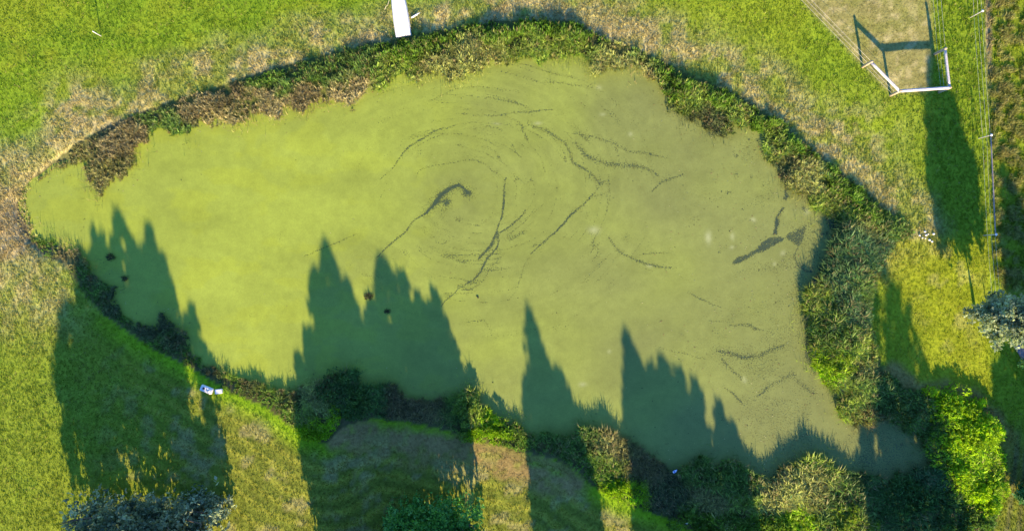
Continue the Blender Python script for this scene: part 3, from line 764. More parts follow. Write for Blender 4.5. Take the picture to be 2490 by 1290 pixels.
reed_bed("reed_thicket", "tangled reeds and weeds along the lower right shore", "reeds", [(1560,1050),(2075,1050),(2075,1345),(1560,1345)], 60, 12, 0.024, 0.85, seed=7)
reed_bed("shore_reeds", "reeds and weeds on the lower shore by the brown track", "reeds", [(720,880),(1560,880),(1560,1345),(720,1345)], 64, 12, 0.020, 0.85, seed=8)
reed_bed("dark_sedge", "narrow fringe of dark sedge and greenery on the lower left shore", "sedge", [(0,540),(260,560),(720,860),(720,1100),(400,1000),(0,700)], 70, 11, 0.018, 0.9, seed=9)

def emergent(n, name, label):
    """single stems standing in the shallows, thinning away from the shore"""
    x = RNG.uniform(-32, 28, n * 60); y = RNG.uniform(-15, 14.5, n * 60)
    d = sdf(x, y, WATER)
    m = (d < 0) & (d > -1.6) & (RNG.random(len(x)) < np.exp(d / 0.28) * 0.9 * sstep(0.40, 0.62, fbm(x * 0.8, y * 0.8, 301, 3)))
    x, y = x[m][:n], y[m][:n]; k = len(x)
    px, py = PX(x, y)
    D2 = (px[:, None] - AP[None, :, 0]) ** 2 + (py[:, None] - AP[None, :, 1]) ** 2
    c = AC[D2.argmin(1)] * np.array((1.4, 1.6, 1.4))[None] * RNG.uniform(0.6, 1.4, (k, 1))
    A = RNG.uniform(0, 2 * math.pi, k); L = RNG.uniform(0.15, 0.5, k); w = RNG.uniform(0.008, 0.018, k)
    tx, ty = -np.sin(A), np.cos(A); z0 = np.full(k, WATER_Z - 0.05)
    v = np.empty((k, 3, 3)); lean = L * RNG.uniform(0.15, 0.9, k)
    v[:, 0] = np.stack([x - tx * w, y - ty * w, z0], 1); v[:, 1] = np.stack([x + tx * w, y + ty * w, z0], 1)
    v[:, 2] = np.stack([x + np.cos(A) * lean, y + np.sin(A) * lean, z0 + L], 1)
    o = link(name, np_mesh(name, v.reshape(-1, 3), np.arange(k * 3).reshape(-1, 3), np.repeat(c, 3, 0)), M_REED)
    tag(o, label, "reeds", kind="stuff")
emergent(5200, "emergent_stems", "sparse reed stems standing in the duckweed along the shore")

def litter(n, name, label):
    """fallen leaves and bits of straw drifting on the weed"""
    x = RNG.uniform(-32, 28, n * 12); y = RNG.uniform(-15, 14.5, n * 12)
    d = sdf(x, y, WATER); px, py = PX(x, y)
    p = 0.006 + 0.4 * sstep(1350, 2000, px) + 0.5 * np.exp(np.minimum(d, 0) / 0.5)
    m = (d < -0.05) & (RNG.random(len(x)) < p * (0.2 + 1.2 * sstep(0.4, 0.6, fbm(x * 0.5, y * 0.5, 311, 3))))
    x, y = x[m][:n], y[m][:n]; k = len(x)
    A = RNG.uniform(0, 2 * math.pi, k); L = RNG.uniform(0.015, 0.06, k); w = L * RNG.uniform(0.25, 0.6, k)
    ca, sa = np.cos(A), np.sin(A); z = WATER_Z + 0.010
    v = np.empty((k, 4, 3)); zz = np.full(k, z)
    v[:, 0] = np.stack([x - ca * L, y - sa * L, zz], 1); v[:, 1] = np.stack([x - sa * w, y + ca * w, zz + 0.012], 1)
    v[:, 2] = np.stack([x + ca * L, y + sa * L, zz + 0.004], 1); v[:, 3] = np.stack([x + sa * w, y - ca * w, zz], 1)
    pick = RNG.random(k)[:, None]
    c = np.where(pick < 0.25, np.array((.05, .055, .03))[None], np.where(pick < 0.75, np.array((.40, .42, .20))[None], np.array((.26, .18, .08))[None])) * RNG.uniform(0.7, 1.3, (k, 1))
    o = link(name, np_mesh(name, v.reshape(-1, 3), np.arange(k * 4).reshape(-1, 4), np.repeat(c, 4, 0)), M_REED)
    tag(o, label, "leaves", kind="stuff")
litter(1900, "leaf_litter", "small pale and dark fallen leaves drifting on the duckweed")

# ------------------------------------------------------------------ leafy things: bushes and trees
def leaf_sprays(P, Nrm, size, k, c, jitter=0.6):
    """P (n,3) spray centres, Nrm outward directions, k leaves each -> verts, faces, colours"""
    n = len(P)
    Pn = np.repeat(P, k, 0); Nn = np.repeat(Nrm, k, 0)
    d = Nn * 0.7 + RNG.normal(0, jitter, (n * k, 3)); d /= np.linalg.norm(d, axis=1, keepdims=True)
    s = RNG.normal(0, 1, (n * k, 3)); s -= d * (s * d).sum(1, keepdims=True); s /= np.linalg.norm(s, axis=1, keepdims=True)
    L = size * RNG.uniform(0.6, 1.3, (n * k, 1)); Wd = L * RNG.uniform(0.22, 0.34, (n * k, 1))
    b = Pn + RNG.normal(0, size * 0.25, (n * k, 3))
    v = np.empty((n * k, 4, 3), dtype=np.float32)
    v[:, 0] = b; v[:, 1] = b + d * L * 0.5 + s * Wd; v[:, 2] = b + d * L; v[:, 3] = b + d * L * 0.5 - s * Wd
    f = np.arange(n * k * 4).reshape(-1, 4)
    C = np.repeat(np.repeat(c, k, 0) * np.array((1.05, 1.28, 1.3))[None] * RNG.normal(1, 0.14, (n * k, 1)).clip(0.5, 1.6), 4, 0)
    return v.reshape(-1, 3), f, C

def bush(name, label, cat, px, py, rx, ry, h, colors, leaf=0.13, n=900, k=6, group=None, seed=0):
    bx, by = W(px, py)
    z0 = float(terrain(np.array([bx]), np.array([by]))[0][0])
    root = empty(name, (bx, by, z0)); tag(root, label, cat, group or 'bushes in the bank growth')
    rng = np.random.default_rng(seed + 100)
    # lumpy dome: several lobes
    lobes = [(rng.normal(0, .45) * rx, rng.normal(0, .45) * ry, rng.uniform(.25, .6), rng.uniform(.45, 1.0)) for _ in range(14)] + [(0, 0, .8, .9)]
    lo = np.array(lobes)[rng.integers(0, len(lobes), n)]
    th = rng.uniform(0, 2 * math.pi, n); u = rng.random(n) ** 0.8
    rr = np.sqrt(1 - u * u) * rng.uniform(0.72, 1.05, n)
    X = lo[:, 0] + np.cos(th) * rr * rx * lo[:, 2]; Y = lo[:, 1] + np.sin(th) * rr * ry * lo[:, 2]; Z = h * lo[:, 3] * u * rng.uniform(0.75, 1.05, n) + 0.05
    N = np.stack([np.cos(th) * rr, np.sin(th) * rr, u + 0.4], 1); N /= np.linalg.norm(N, axis=1, keepdims=True)
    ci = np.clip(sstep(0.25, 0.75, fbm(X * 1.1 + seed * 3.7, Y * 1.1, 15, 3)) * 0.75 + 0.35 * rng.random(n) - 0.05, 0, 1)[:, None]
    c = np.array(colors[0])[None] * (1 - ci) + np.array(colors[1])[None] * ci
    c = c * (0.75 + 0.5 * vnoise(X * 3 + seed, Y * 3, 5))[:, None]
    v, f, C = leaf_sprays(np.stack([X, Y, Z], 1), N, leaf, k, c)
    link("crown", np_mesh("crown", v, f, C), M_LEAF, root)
    for i in range(4):
        a = i * 1.57 + seed
        s = MB(); s.tube([(0.05 * math.cos(a), 0.05 * math.sin(a), -0.1), (0.3 * rx * math.cos(a), 0.3 * ry * math.sin(a), 0.45 * h), (0.5 * rx * math.cos(a), 0.5 * ry * math.sin(a), 0.75 * h)], [0.025, 0.018, 0.008], 6)
        s.build("stem", M_BARK, root)
    return root

bush("lime_bush", "largest bright lime green bush east of the shady bay", "bush", 2350, 1075, 2.2, 2.4, 1.15, [(.18,.29,.016), (.46,.56,.012)], 0.13, 2300, 7, seed=1)
bush("lime_bush", "lime green bush under the lawn edge, north of the largest one", "bush", 2310, 990, 1.6, 1.1, 0.9, [(.18,.30,.014), (.48,.58,.008)], 0.12, 1100, 7, seed=2)
bush("lime_bush", "lime green bush south of the largest one, mottled with shade", "bush", 2375, 1185, 1.5, 1.6, 1.0, [(.15,.25,.016), (.44,.54,.008)], 0.13, 1100, 7, seed=3)
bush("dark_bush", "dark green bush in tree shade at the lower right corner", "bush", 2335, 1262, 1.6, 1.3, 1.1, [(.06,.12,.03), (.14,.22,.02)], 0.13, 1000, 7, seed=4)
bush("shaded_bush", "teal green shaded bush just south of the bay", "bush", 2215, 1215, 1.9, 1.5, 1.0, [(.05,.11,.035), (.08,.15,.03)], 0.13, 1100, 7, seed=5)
bush("leafy_bush", "broad green bush at the bottom edge with white flecks", "bush", 1860, 1268, 2.2, 1.1, 0.9, [(.10,.17,.02), (.22,.30,.02)], 0.12, 1400, 7, seed=6)
bush("leafy_bush", "mid green bush at the bottom edge, left of the white flecked one", "bush", 1720, 1262, 1.8, 1.0, 0.8, [(.08,.14,.02), (.17,.24,.02)], 0.12, 1000, 7, seed=7)
bush("yellow_bush", "yellow green bush at the bottom edge below the long straw reeds", "bush", 2050, 1270, 1.5, 1.0, 0.8, [(.16,.22,.02), (.30,.34,.02)], 0.12, 900, 7, seed=8)
bush("bright_bush", "bright green low bush between the lower lawn and the reeds", "bush", 1495, 1185, 1.3, 0.8, 0.6, [(.16,.27,.01), (.28,.38,.01)], 0.11, 800, 7, seed=9)
bush("bright_bush", "lime green low bush beside the end of the brown track", "bush", 1180, 1045, 1.5, 0.6, 0.5, [(.17,.28,.01), (.26,.36,.01)], 0.11, 800, 7, seed=10)
bush("bright_bush", "lime green low bush on the shore at the foot of the curved mown strip", "bush", 765, 1050, 1.0, 0.7, 0.45, [(.20,.31,.01), (.30,.38,.01)], 0.11, 600, 7, seed=11)
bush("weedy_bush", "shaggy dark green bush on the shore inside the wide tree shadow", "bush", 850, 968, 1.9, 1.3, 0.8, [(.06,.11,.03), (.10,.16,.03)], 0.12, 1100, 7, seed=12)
bush("herb_bush", "yellow green leafy bush jutting into the pond beside the wide shadow", "bush", 1140, 1000, 0.9, 1.0, 0.8, [(.16,.22,.03), (.26,.30,.05)], 0.11, 600, 7, seed=13)
bush("herb_bush", "sunny green bush on the right bank below the dark reeds", "bush", 2035, 870, 1.3, 1.3, 0.8, [(.13,.20,.02), (.26,.32,.02)], 0.12, 800, 7, seed=14)
bush("herb_bush", "dark green bush in the middle of the right bank", "bush", 2040, 800, 1.4, 1.2, 0.9, [(.06,.12,.03), (.14,.20,.03)], 0.12, 900, 7, seed=15)
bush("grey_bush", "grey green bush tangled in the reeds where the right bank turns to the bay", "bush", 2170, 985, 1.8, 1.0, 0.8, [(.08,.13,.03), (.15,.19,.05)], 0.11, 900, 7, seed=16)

TANEL = math.tan(math.radians(SUN_EL))
def tree(name, label, bpx, bpy_, leaders, base_z, colors, leaf=0.26, ry_scale=0.8, sprays_per=170, k=8, low=None, trunk_r=0.16, seed=0, hang=0, clump=0.17, shoots=22, bow=0.0, fill=True):
    """leaders: (px offset along the row measured in the photo, shadow-tip py, half width px, foliage foot in m)"""
    bx, by = W(bpx, bpy_)
    root = empty(name, (bx, by, 0.0)); tag(root, label, "tree", "trees around the lower and right edges")
    rng = np.random.default_rng(seed + 500)
    V = []; F = []; CC = []; nv = 0; top = 0
    dims = []
    for (lx, tipy, hw, zf) in leaders:
        h = (bpy_ - tipy) / 0.987 * MPP * TANEL
        dims.append(((lx - bpx) * MPP, h, hw * MPP, zf)); top = max(top, h)
    if fill:                         # lesser leaders between the tall ones
        ds = sorted(dims)
        for a_, b_ in zip(ds[:-1], ds[1:]):
            if b_[0] - a_[0] > 0.5:
                dims.append(((a_[0] + b_[0]) / 2, min(a_[1], b_[1]) * rng.uniform(0.84, 0.95), (a_[2] + b_[2]) * 0.4, (a_[3] + b_[3]) / 2))
    main = list(dims); span = max(abs(d_[0]) for d_ in dims) + 0.1
    for i in range(shoots):          # thin side shoots make the outline ragged
        ox, h, r, zf = main[rng.integers(0, len(main))]
        hh = zf + (h - zf) * rng.uniform(0.45, 0.93)
        dims.append((ox + rng.choice([-1, 1]) * r * rng.uniform(0.5, 1.0) * (1.15 - 0.55 * (hh - zf) / max(h - zf, .1)), hh, rng.uniform(0.10, 0.28), max(hh - rng.uniform(1.0, 2.4), zf * 0.6)))
    for i, (ox, h, r, zf) in enumerate(dims):
        oy = rng.uniform(-0.5, 0.2) * r * ry_scale - bow * (ox / span) ** 2
        if i < len(main):
            h = h - oy / 0.987 * TANEL; zf = zf - min(oy, 0) / 0.987 * TANEL * 0.9
        n = max(6, int(sprays_per * (0.4 + r * 0.75) * (0.3 + 0.35 * max(h - zf, 0.5)) / 5))
        t = ((np.arange(n) + rng.random(n)) / n) ** 0.85
        z = zf + (h - zf) * t
        prof = np.clip(1.55 * (t + 0.08) ** 0.45 * (1 - t) ** 0.62, 0.03, 1.0)
        th = rng.uniform(0, 2 * math.pi, n); q = np.sqrt(rng.random(n)) * 0.75 + 0.25
        lump = 0.7 + 0.6 * vnoise(th * 1.6 + i * 9, z * 1.3, seed + i)
        X = ox + np.cos(th) * r * prof * q * lump; Y = oy + np.sin(th) * r * prof * q * lump * ry_scale
        # each centre carries a clump of sprays
        nb = 5
        cs = clump * np.repeat(np.clip(0.25 + 1.6 * (1 - t), 0.25, 1.0), nb)
        X = np.repeat(X, nb) + rng.normal(0, 1, n * nb) * cs; Y = np.repeat(Y, nb) + rng.normal(0, 1, n * nb) * cs
        z = np.minimum(np.repeat(z, nb) + rng.normal(0, 1, n * nb) * cs, h); th = np.repeat(th, nb); n = n * nb
        N = np.stack([np.cos(th) * 0.55, np.sin(th) * 0.55, np.full(n, 0.8)], 1)
        N /= np.linalg.norm(N, axis=1, keepdims=True)
        ci = (0.75 * np.repeat(rng.random(n // nb) ** 1.8, nb) + 0.25 * rng.random(n))[:, None]
        c = np.array(colors[0])[None] * (1 - ci) + np.array(colors[1])[None] * ci
        v, f, C = leaf_sprays(np.stack([X, Y, z], 1), N, leaf, k, c)
        V.append(v); F.append(f + nv); CC.append(C); nv += len(v)
    if hang:
        n = hang
        sel = rng.integers(0, len(dims), n); D = np.array(dims)[sel]
        X = D[:, 0] + rng.normal(0, 0.55, n) * D[:, 2]; Y = rng.normal(0, 0.5, n); z = base_z + rng.random(n) * np.maximum(D[:, 3] - base_z + 0.4, 0.3)
        N = np.stack([rng.normal(0, .3, n), rng.normal(0, .3, n), np.full(n, 0.9)], 1)
        ci = rng.random(n)[:, None]
        c = np.array(colors[0])[None] * (1 - ci) + np.array(colors[1])[None] * ci
        v, f, C = leaf_sprays(np.stack([X, Y, z], 1), N, leaf, 5, c)
        V.append(v); F.append(f + nv); CC.append(C); nv += len(v)
    link("crown", np_mesh("crown", np.concatenate(V), np.concatenate(F), np.concatenate(CC)), M_LEAF, root)
    tk = MB(); tk.tube([(0, 0, -0.15), (0.02, 0.03, 0.4), (-0.03, 0.02, top * 0.3), (0.05, 0, top * 0.6), (0.0, 0, top * 0.85)], [trunk_r * 1.35, trunk_r, trunk_r * .8, trunk_r * .45, 0.03], 10)
    tk.build("trunk", M_BARK, root)
    for (ox, h, r, zf) in main:
        if abs(ox) < 0.12: continue
        st = min(max(zf * 0.5, 0.5), top * 0.35)
        l = MB(); l.tube([(0, 0, st), (ox * 0.6, 0, st + (h - st) * 0.35), (ox * 0.95, 0, st + (h - st) * 0.65), (ox, 0, h * 0.93)], [trunk_r * .5, trunk_r * .36, trunk_r * .22, 0.012], 7)
        l.build("limb", M_BARK, root)
    return root

SILV = [(.055,.085,.055), (.46,.44,.27)]  # silvery leaves, with sunlit and shaded clumps put into the two colours
GRN = [(.050,.130,.055), (.110,.235,.060)]
# leaders: (x at the foot line, y of shadow tip in the photo, half width px, foot of foliage m)
tree("silver_tree", "pale silver leaved tree cut by the lower left edge of the picture", 396, 1226,
     [(300,640,40,2.4),(335,600,44,2.2),(397,556,50,2.0),(442,640,46,2.2),(470,588,34,2.3),(492,660,26,3.0),(554,782,18,3.0),(255,745,36,2.4),(230,845,30,2.2),(482,900,20,0.6),(496,1030,18,0.2),(290,900,46,2.0),(420,900,56,2.0)],
     0.05, SILV, 0.27, 1.15, 175, 8, seed=1, hang=1250, shoots=34, bow=3.6)
tree("green_tree", "dark green leafy tree at the bottom edge, left of centre", 1068, 1236,
     [(1023,655,50,1.0),(1065,700,50,1.2),(1100,760,40,1.7),(1139,740,30,2.5),(1160,850,24,2.5),(990,760,46,0.5),(1050,960,60,0.4)],
     0.05, [(.075,.21,.055), (.17,.35,.06)], 0.25, 1.25, 190, 8, seed=2, hang=480, shoots=26, bow=1.2)
tree("green_tree", "dense green tree just below the picture, left of the leafy green one", 905, 1352,
     [(908,620,52,0.3),(872,690,46,0.3),(945,720,46,0.3),(836,830,40,0.2),(985,800,40,0.3),(800,900,30,0.8),(850,1000,44,0.1),(960,1000,44,0.1)],
     0.3, GRN, 0.25, 0.55, 240, 8, seed=3)
tree("spire_tree", "narrow spire shaped tree below the picture, right of centre", 1408, 1505,
     [(1404,788,30,0.5),(1420,880,44,0.3),(1452,930,40,0.3),(1380,950,40,0.2),(1468,980,30,0.3),(1366,1080,34,0.1),(1440,1060,50,0.1)],
     0.3, GRN, 0.25, 0.7, 240, 8, seed=4)
tree("broad_tree", "broad dark tree below the picture in front of the straw reeds", 1680, 1565,
     [(1645,838,30,0.6),(1660,900,46,0.4),(1690,920,42,0.4),(1722,905,36,0.5),(1755,930,36,0.5),(1792,962,32,0.6),(1622,1000,40,0.3),(1700,1000,60,0.2),(1765,1050,50,0.2)],
     0.3, GRN, 0.25, 0.7, 230, 8, seed=5)
tree("small_tree", "smaller pointed tree below the picture beside the broad one", 1845, 1545,
     [(1838,1010,26,0.5),(1862,1058,24,0.5),(1830,1090,34,0.2),(1850,1120,44,0.1),(1790,1110,44,0.1)], 0.3, GRN, 0.24, 0.7, 230, 8, seed=6)
tree("tall_tree", "tall tree below the picture at the right, shading the bay", 2285, 1455,
     [(2276,655,40,1.0),(2240,700,38,1.0),(2300,690,42,1.0),(2322,740,30,1.0),(2338,880,24,0.8),(2215,880,40,1.6),(2160,1032,24,0.8),(2182,1070,34,0.3),(2225,1050,56,0.6)],
     0.3, GRN, 0.26, 0.7, 52, 8, seed=7, fill=False)
tree("pale_tree", "egg shaped pale leaved tree on the right edge beside the lawn", 2370, 754,
     [(2362,152,34,3.0),(2366,205,60,1.9),(2366,230,66,2.0),(2346,330,34,2.4),(2388,330,34,2.4),(2367,470,24,1.5)],
     1.3, [(.09,.12,.07), (.62,.60,.38)], 0.20, 1.0, 270, 9, trunk_r=0.10, seed=8, shoots=6, fill=False)  # pale leaves, second colour brightened to paint in sunlit clumps
tree("edge_tree", "low tree just beyond the right edge, shading the lower right lawn", 2548, 1190,
     [(2545,800,50,0.5),(2500,850,48,0.4),(2472,900,26,0.6),(2590,860,50,0.4),(2520,960,60,0.2),(2575,980,60,0.2)], 0.3, GRN, 0.22, 0.8, 200, 8, trunk_r=0.1, seed=9)
tree("edge_tree", "slender tree just beyond the right edge above the grey board", 2520, 880,
     [(2515,410,24,1.0),(2505,480,30,0.8),(2532,500,28,0.8),(2518,600,40,0.4)], 0.4, GRN, 0.2, 0.9, 180, 8, trunk_r=0.08, seed=10)

# ------------------------------------------------------------------ dark tussocks standing in the duckweed
def tussock(px, py, r, h, label):
    bx, by = W(px, py, WATER_Z)
    root_n = "sedge_tussock"
    n = int(260 * r / 0.4)
    rng = np.random.default_rng(int(px))
    a = rng.uniform(0, 2 * math.pi, n); q = np.sqrt(rng.random(n)) * r
    x = np.cos(a) * q * 1.2; y = np.sin(a) * q * 0.8
    A = rng.uniform(0, 2 * math.pi, n); L = h * rng.uniform(.5, 1.2, n); w = 0.014 + 0.01 * rng.random(n)
    v = np.empty((n, 3, 3)); tx, ty = -np.sin(A), np.cos(A)
    v[:, 0] = np.stack([x - tx * w, y - ty * w, np.full(n, -.05)], 1); v[:, 1] = np.stack([x + tx * w, y + ty * w, np.full(n, -.05)], 1)
    v[:, 2] = np.stack([x + np.cos(A) * L * .7, y + np.sin(A) * L * .7, L * .7], 1)
    c = np.array((.036, .042, .026))[None] * rng.uniform(.5, 1.6, (n, 1)); c = np.where((rng.random(n) < .06)[:, None], np.array((.22, .19, .10))[None], c)
    o = link(root_n, np_mesh(root_n, v.reshape(-1, 3), np.arange(n * 3).reshape(-1, 3), np.repeat(c, 3, 0)), M_REED)
    o.location = (bx, by, WATER_Z)
    tag(o, label, "sedge", "dark sedge clumps standing in the pond")
tussock(270, 625, 0.24, 0.26, "dark sedge clump in the pond nearest the tip of the leftmost tree shadow")
tussock(305, 676, 0.17, 0.22, "smaller dark sedge clump in the leftmost tree shadow")
tussock(897, 720, 0.24, 0.26, "dark sedge clump near the top of the wide tree shadow")
tussock(942, 756, 0.15, 0.22, "small dark sedge clump in the wide shadow, lower of the two")

# ------------------------------------------------------------------ pole fence of the paddock
FH = 1.25
def fence_post(root, px, py, h, r, mat):
    x, y = W(px, py); z = float(terrain(np.array([x]), np.array([y]))[0][0])
    s = MB(); s.tube([(x, y, z - 0.3), (x, y, z + h - 0.03), (x, y, z + h)], [r, r * .95, r * .75], 10)
    s.build("post", mat, root); return Vector((x, y, z))
def line(root, name, a, b, r, mat, sag=0.0, seg=6):
    pts = [a.lerp(b, t) - Vector((0, 0, sag * 4 * t * (1 - t))) for t in [i / 6 for i in range(7)]]
    s = MB(); s.tube(pts, r, seg); return s.build(name, mat, root)
fr = empty("paddock_fence", (0, 0, 0)); tag(fr, "pale pole fence with white wires at the corner of the grazed paddock", "fence")
p1 = fence_post(fr, 2097, 163, FH, 0.085, M_POSTW); p2 = fence_post(fr, 2165, 232, FH, 0.09, M_POSTW)
p3 = fence_post(fr, 2283, 224, FH, 0.09, M_POSTW); p4 = fence_post(fr, 2272, 132, FH, 0.085, M_POSTW)
up = lambda h: Vector((0, 0, h))
line(fr, "rail", p1 + up(1.08), p2 + up(1.10), 0.085, M_POLE, 0.0, 10)
line(fr, "rail", p2 + up(1.15), p3 + up(1.15), 0.095, M_POLE, 0.0, 10)
line(fr, "rail", p3 + up(1.12), p4 + up(1.12), 0.075, M_POLE, 0.0, 10)
e1 = Vector((*W(1900, -40), 0)); e2 = Vector((*W(2256, -60), 0))
off = Vector((0.0, 0.11, 0))
for i, h in enumerate((0.35, 0.75, 1.15)):
    line(fr, "wire", p1 + up(h), e1 + up(h), 0.0055, M_WIRE, 0.02)
    line(fr, "wire", p4 + up(h), e2 + up(h), 0.005, M_WIRE, 0.02)
    line(fr, "wire", p4 + up(h * 0.8), p3 + up(h * 0.8), 0.005, M_WIRE, 0.01)
for h in (0.3, 0.65):
    line(fr, "wire", p1 + up(h), p2 + up(h), 0.0055, M_WIRE, 0.01)
line(fr, "wire", p1 + up(1.22), p2 + up(1.22), 0.0055, M_WIRE, 0.01)

wf = empty("wire_fence", (0, 0, 0)); tag(wf, "thin white wire fence between the green lane and the rough field", "fence")
WH = 1.2
q = []
for tx, ty in [(2380, -215), (2389, 27), (2411, 328), (2422, 570), (2440, 800)]:
    k = 45.0 / (45.0 - WH)
    q.append(fence_post(wf, (tx - 1245) / k + 1245, (ty - 645) / k + 645, WH, 0.025, M_POLE))
for a, b in zip(q[:-1], q[1:]):
    for h in (0.4, 0.78, 1.12):
        line(wf, "wire", a + up(h), b + up(h), 0.005, M_WIRE, 0.015)
line(wf, "rail", q[2] + up(1.17), q[3] + up(1.17), 0.028, M_SLAB, 0.0, 8)
for p in q[1:4]:
    s = MB(); s.tube([p + up(WH - 0.02), p + up(WH + 0.03), p + up(WH + 0.07)], [0.06, 0.085, 0.05], 8); s.build("post_cap", M_WHITE, wf)

# ------------------------------------------------------------------ overturned white boat
bw = W(982, 90)
boat = empty("rowing_boat", (bw[0], bw[1], 0.0), 0.0); tag(boat, "white overturned boat lying on the grass at the top edge", "boat")
ax = Vector((-14, 97)).normalized(); boat.rotation_euler = (0, 0, math.atan2(ax.y, ax.x))
st = []
for t, hw, hh in [(0, .46, .26), (.04, .475, .30), (.5, .48, .33), (1.2, .475, .35), (1.9, .46, .36), (2.6, .41, .36), (3.2, .30, .34), (3.6, .17, .30), (3.85, .05, .24)]:
    ring = []
    for u, zz in [(-1.06, 0.02), (-1.04, .10), (-1.0, .8), (-.9, .97), (-.5, 1.0), (0, 1.02), (.5, 1.0), (.9, .97), (1.0, .8), (1.04, .10), (1.06, 0.02)]:
        ring.append((t, u * hw, zz * hh))
    st.append(ring)
hb = MB(); n = len(st[0]); vs = [v for r in st for v in r]; fs = []
for i in range(len(st) - 1):
    for k_ in range(n - 1):
        a = i * n + k_; fs.append((a, a + n, a + n + 1, a + 1))
fs.append(tuple(range(n)))
fs.append(tuple((len(st) - 1) * n + k_ for k_ in range(n))[::-1])
hb.add(vs, fs); hb.build("hull", M_WHITE, boat, smooth=False, bevel=0.012)
kb = MB(); kb.tube([(0.05, 0, .315), (1.0, 0, .36), (2.2, 0, .375), (3.3, 0, .345)], 0.014, 6); kb.build("keel", M_WHITE, boat)
for sgn in (-1, 1):
    gb = MB(); gb.tube([(0.0, sgn * .495, .03), (1.2, sgn * .51, .03), (2.6, sgn * .44, .03), (3.6, sgn * .19, .03)], 0.022, 6); gb.build("gunwale", M_GREYHULL, boat)
rp = MB(); rp.tube([(*W(948, -4), .16), (*W(946, 6), .10), (*W(943, 13), .04), (*W(938, 17), .03), (*W(936, 24), .03)], 0.014, 6)
tag(rp.build("rope", M_ROPE, None), "short pale rope lying beside the upper end of the white boat", "rope")
sk = MB(); sk.tube([(*W(1000, 44), .05), (*W(1006, 41), .06), (*W(1013, 37), .08), (*W(1022, 32), .10)], [0.05, 0.065, 0.05, 0.012], 7)
sk.tube([(*W(1010, 39), .07), (*W(1016, 40), .09)], [0.02, 0.006], 5)
tag(sk.build("stick", M_PLASTIC, None), "short bleached stick in the grass right of the white boat", "stick")

# ------------------------------------------------------------------ white containers by the lower left shore
def rounded_box(mb, cx, cy, sx, sy, z0, z1, ang, taper=0.96):
    ca, sa = math.cos(ang), math.sin(ang); vs = []
    for zz, k in ((z0, 1.0), (z1, taper)):
        for a, b in ((-1, -1), (1, -1), (1, 1), (-1, 1)):
            vx, vy = a * sx / 2 * k, b * sy / 2 * k
            vs.append((cx + vx * ca - vy * sa, cy + vx * sa + vy * ca, zz))
    mb.add(vs, [(3, 2, 1, 0), (4, 5, 6, 7), (0, 1, 5, 4), (1, 2, 6, 5), (2, 3, 7, 6), (3, 0, 4, 7)])
c1 = W(505, 945); ct = empty("plastic_canister", (c1[0], c1[1], 0.0), math.radians(-22)); tag(ct, "long white plastic canister with a black cap on the lower left shore", "canister")
m_ = MB(); rounded_box(m_, 0, 0, .82, .40, 0.02, 0.27, 0); m_.build("body", M_PLASTIC, ct, smooth=False, bevel=0.06)
m_ = MB(); m_.tube([(-.16, .03, .26), (-.16, .03, .31), (-.16, .03, .315)], [.075, .075, .06], 14); m_.build("cap", M_DARK, ct)
m_ = MB(); m_.tube([(.02, .09, .262), (.04, -.03, .29), (.12, -.07, .295), (.20, -.03, .29), (.21, .09, .262)], .022, 7); m_.build("handle", M_GREYHULL, ct)
c2 = W(534, 950); cb = empty("plastic_box", (c2[0], c2[1], 0.0), math.radians(6)); tag(cb, "small plain white plastic box right of the black capped canister", "box")
m_ = MB(); rounded_box(m_, 0, 0, .46, .30, 0.02, 0.20, 0); m_.build("body", M_PLASTIC, cb, smooth=False, bevel=0.03)
m_ = MB(); rounded_box(m_, 0, 0, .44, .28, 0.203, 0.225, 0); m_.build("lid", M_WHITE, cb, smooth=False, bevel=0.008)

# ------------------------------------------------------------------ white stones, litter, twig, stake, board
def lumpy(mb, x, y, z, r, sq, seed):
    rng = random.Random(seed); seg, rg = 9, 5; vs = [(x, y, z - r * sq)]
    for i in range(1, rg):
        ph = -math.pi / 2 + math.pi * i / rg
        for k_ in range(seg):
            a = 2 * math.pi * k_ / seg; rr = r * (0.85 + 0.3 * rng.random())
            vs.append((x + math.cos(ph) * math.cos(a) * rr, y + math.cos(ph) * math.sin(a) * rr * .85, z + math.sin(ph) * rr * sq))
    vs.append((x, y, z + r * sq)); fs = []
    for k_ in range(seg): fs.append((0, 1 + (k_ + 1) % seg, 1 + k_))
    for i in range(rg - 2):
        for k_ in range(seg):
            a = 1 + i * seg + k_; b = 1 + i * seg + (k_ + 1) % seg; fs.append((a, b, b + seg, a + seg))
    o = 1 + (rg - 2) * seg
    for k_ in range(seg): fs.append((o + k_, o + (k_ + 1) % seg, len(vs) - 1))
    mb.add(vs, fs)
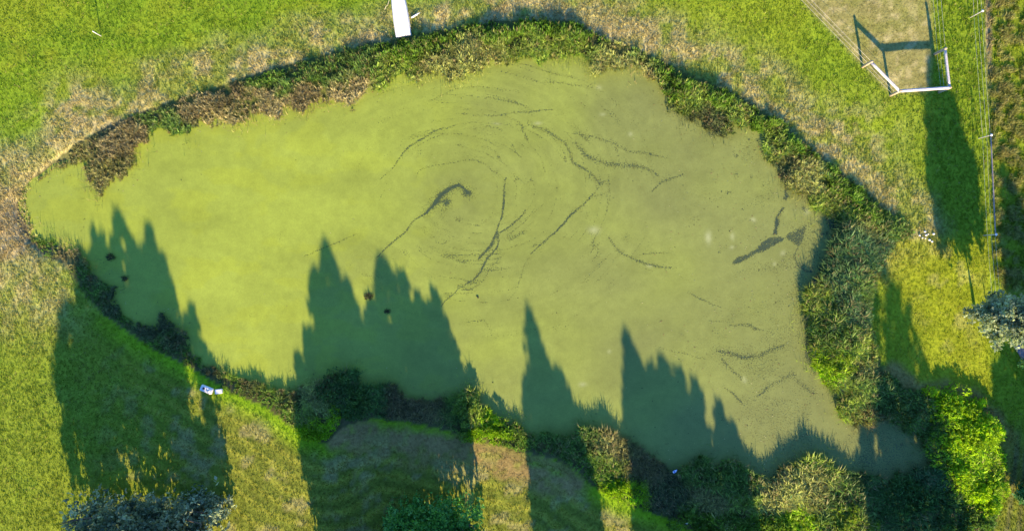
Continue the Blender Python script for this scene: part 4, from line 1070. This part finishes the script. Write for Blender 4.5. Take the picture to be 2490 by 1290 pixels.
for i, (a, b, r) in enumerate([(2248,563,.075),(2235,572,.07),(2251,571,.08),(2256,569,.05),(2269,568,.085),(2242,578,.06),(2249,579,.05),(2259,583,.085),(2265,587,.075)]):
    s = MB(); x, y = W(a, b); lumpy(s, 0, 0, 0, r, .8, i)
    o = s.build("white_stone", M_STONE); o.location = (x, y, 0.05)
    tag(o, "small round white stone in the scattered cluster at the tip of the reeds", "stone", "white stones at the tip of the reeds")
lx, ly = W(1640, 1145, 0.3)
bt = empty("plastic_bottle", (lx, ly, 0.32), 0.6); tag(bt, "crumpled blue and white plastic bottle caught in the lower shore reeds", "bottle")
s = MB(); s.tube([(-.12, 0, .02), (-.11, 0, .02), (-.04, .01, .03), (.05, -.01, .02), (.10, 0, .02), (.13, 0, .02), (.17, 0, .02)], [.04, .075, .07, .085, .07, .03, .03], 10); s.build("body", M_PALEBLUE, bt)
s = MB(); s.tube([(.165, 0, .02), (.20, 0, .02)], .036, 10); s.build("cap", M_BLUE, bt)
s = MB(); s.tube([(-.05, .01, .03), (.02, 0, .025)], .088, 12); s.build("wrapper", M_BLUE, bt)
tx, ty = W(1162, 722, WATER_Z)
s = MB(); s.tube([(-.11, .09, .02), (-.04, .03, .03), (.03, -.03, .04), (.05, -.06, .03)], [.012, .022, .04, .02], 6); s.tube([(.02, -.02, .03), (-.02, -.08, .03)], [.028, .01], 5)
o = s.build("twig", M_TWIG); o.location = (tx, ty, WATER_Z); tag(o, "small dark forked twig floating on the open duckweed", "twig")
sx, sy = W(246, 88)
s = MB(); s.tube([(sx, sy, -.3), (sx, sy, .5), (sx + .01, sy, .93), (sx + .01, sy, .95)], [.03, .028, .026, .012], 8)
tag(s.build("stake", M_WHITE, None), "thin white stake standing alone in the upper left meadow", "stake")
s = MB(); x0, y0 = W(2496, 848); rounded_box(s, x0, y0, 1.25, 1.05, 0.02, 0.07, math.radians(32), 0.995)
tag(s.build("board", M_SLAB, None, smooth=False, bevel=0.01), "weathered grey board lying in grass at the right edge below the pale tree", "board")
s = MB(); x0, y0 = W(1664, 1268); s.tube([(x0, y0, .2), (x0 + .02, y0 + .12, .62), (x0 + .05, y0 + .25, .8)], [.02, .03, .01], 6)
tag(s.build("broken_stem", M_PLASTIC, None), "pale broken stem standing among weeds at the bottom edge", "stem")
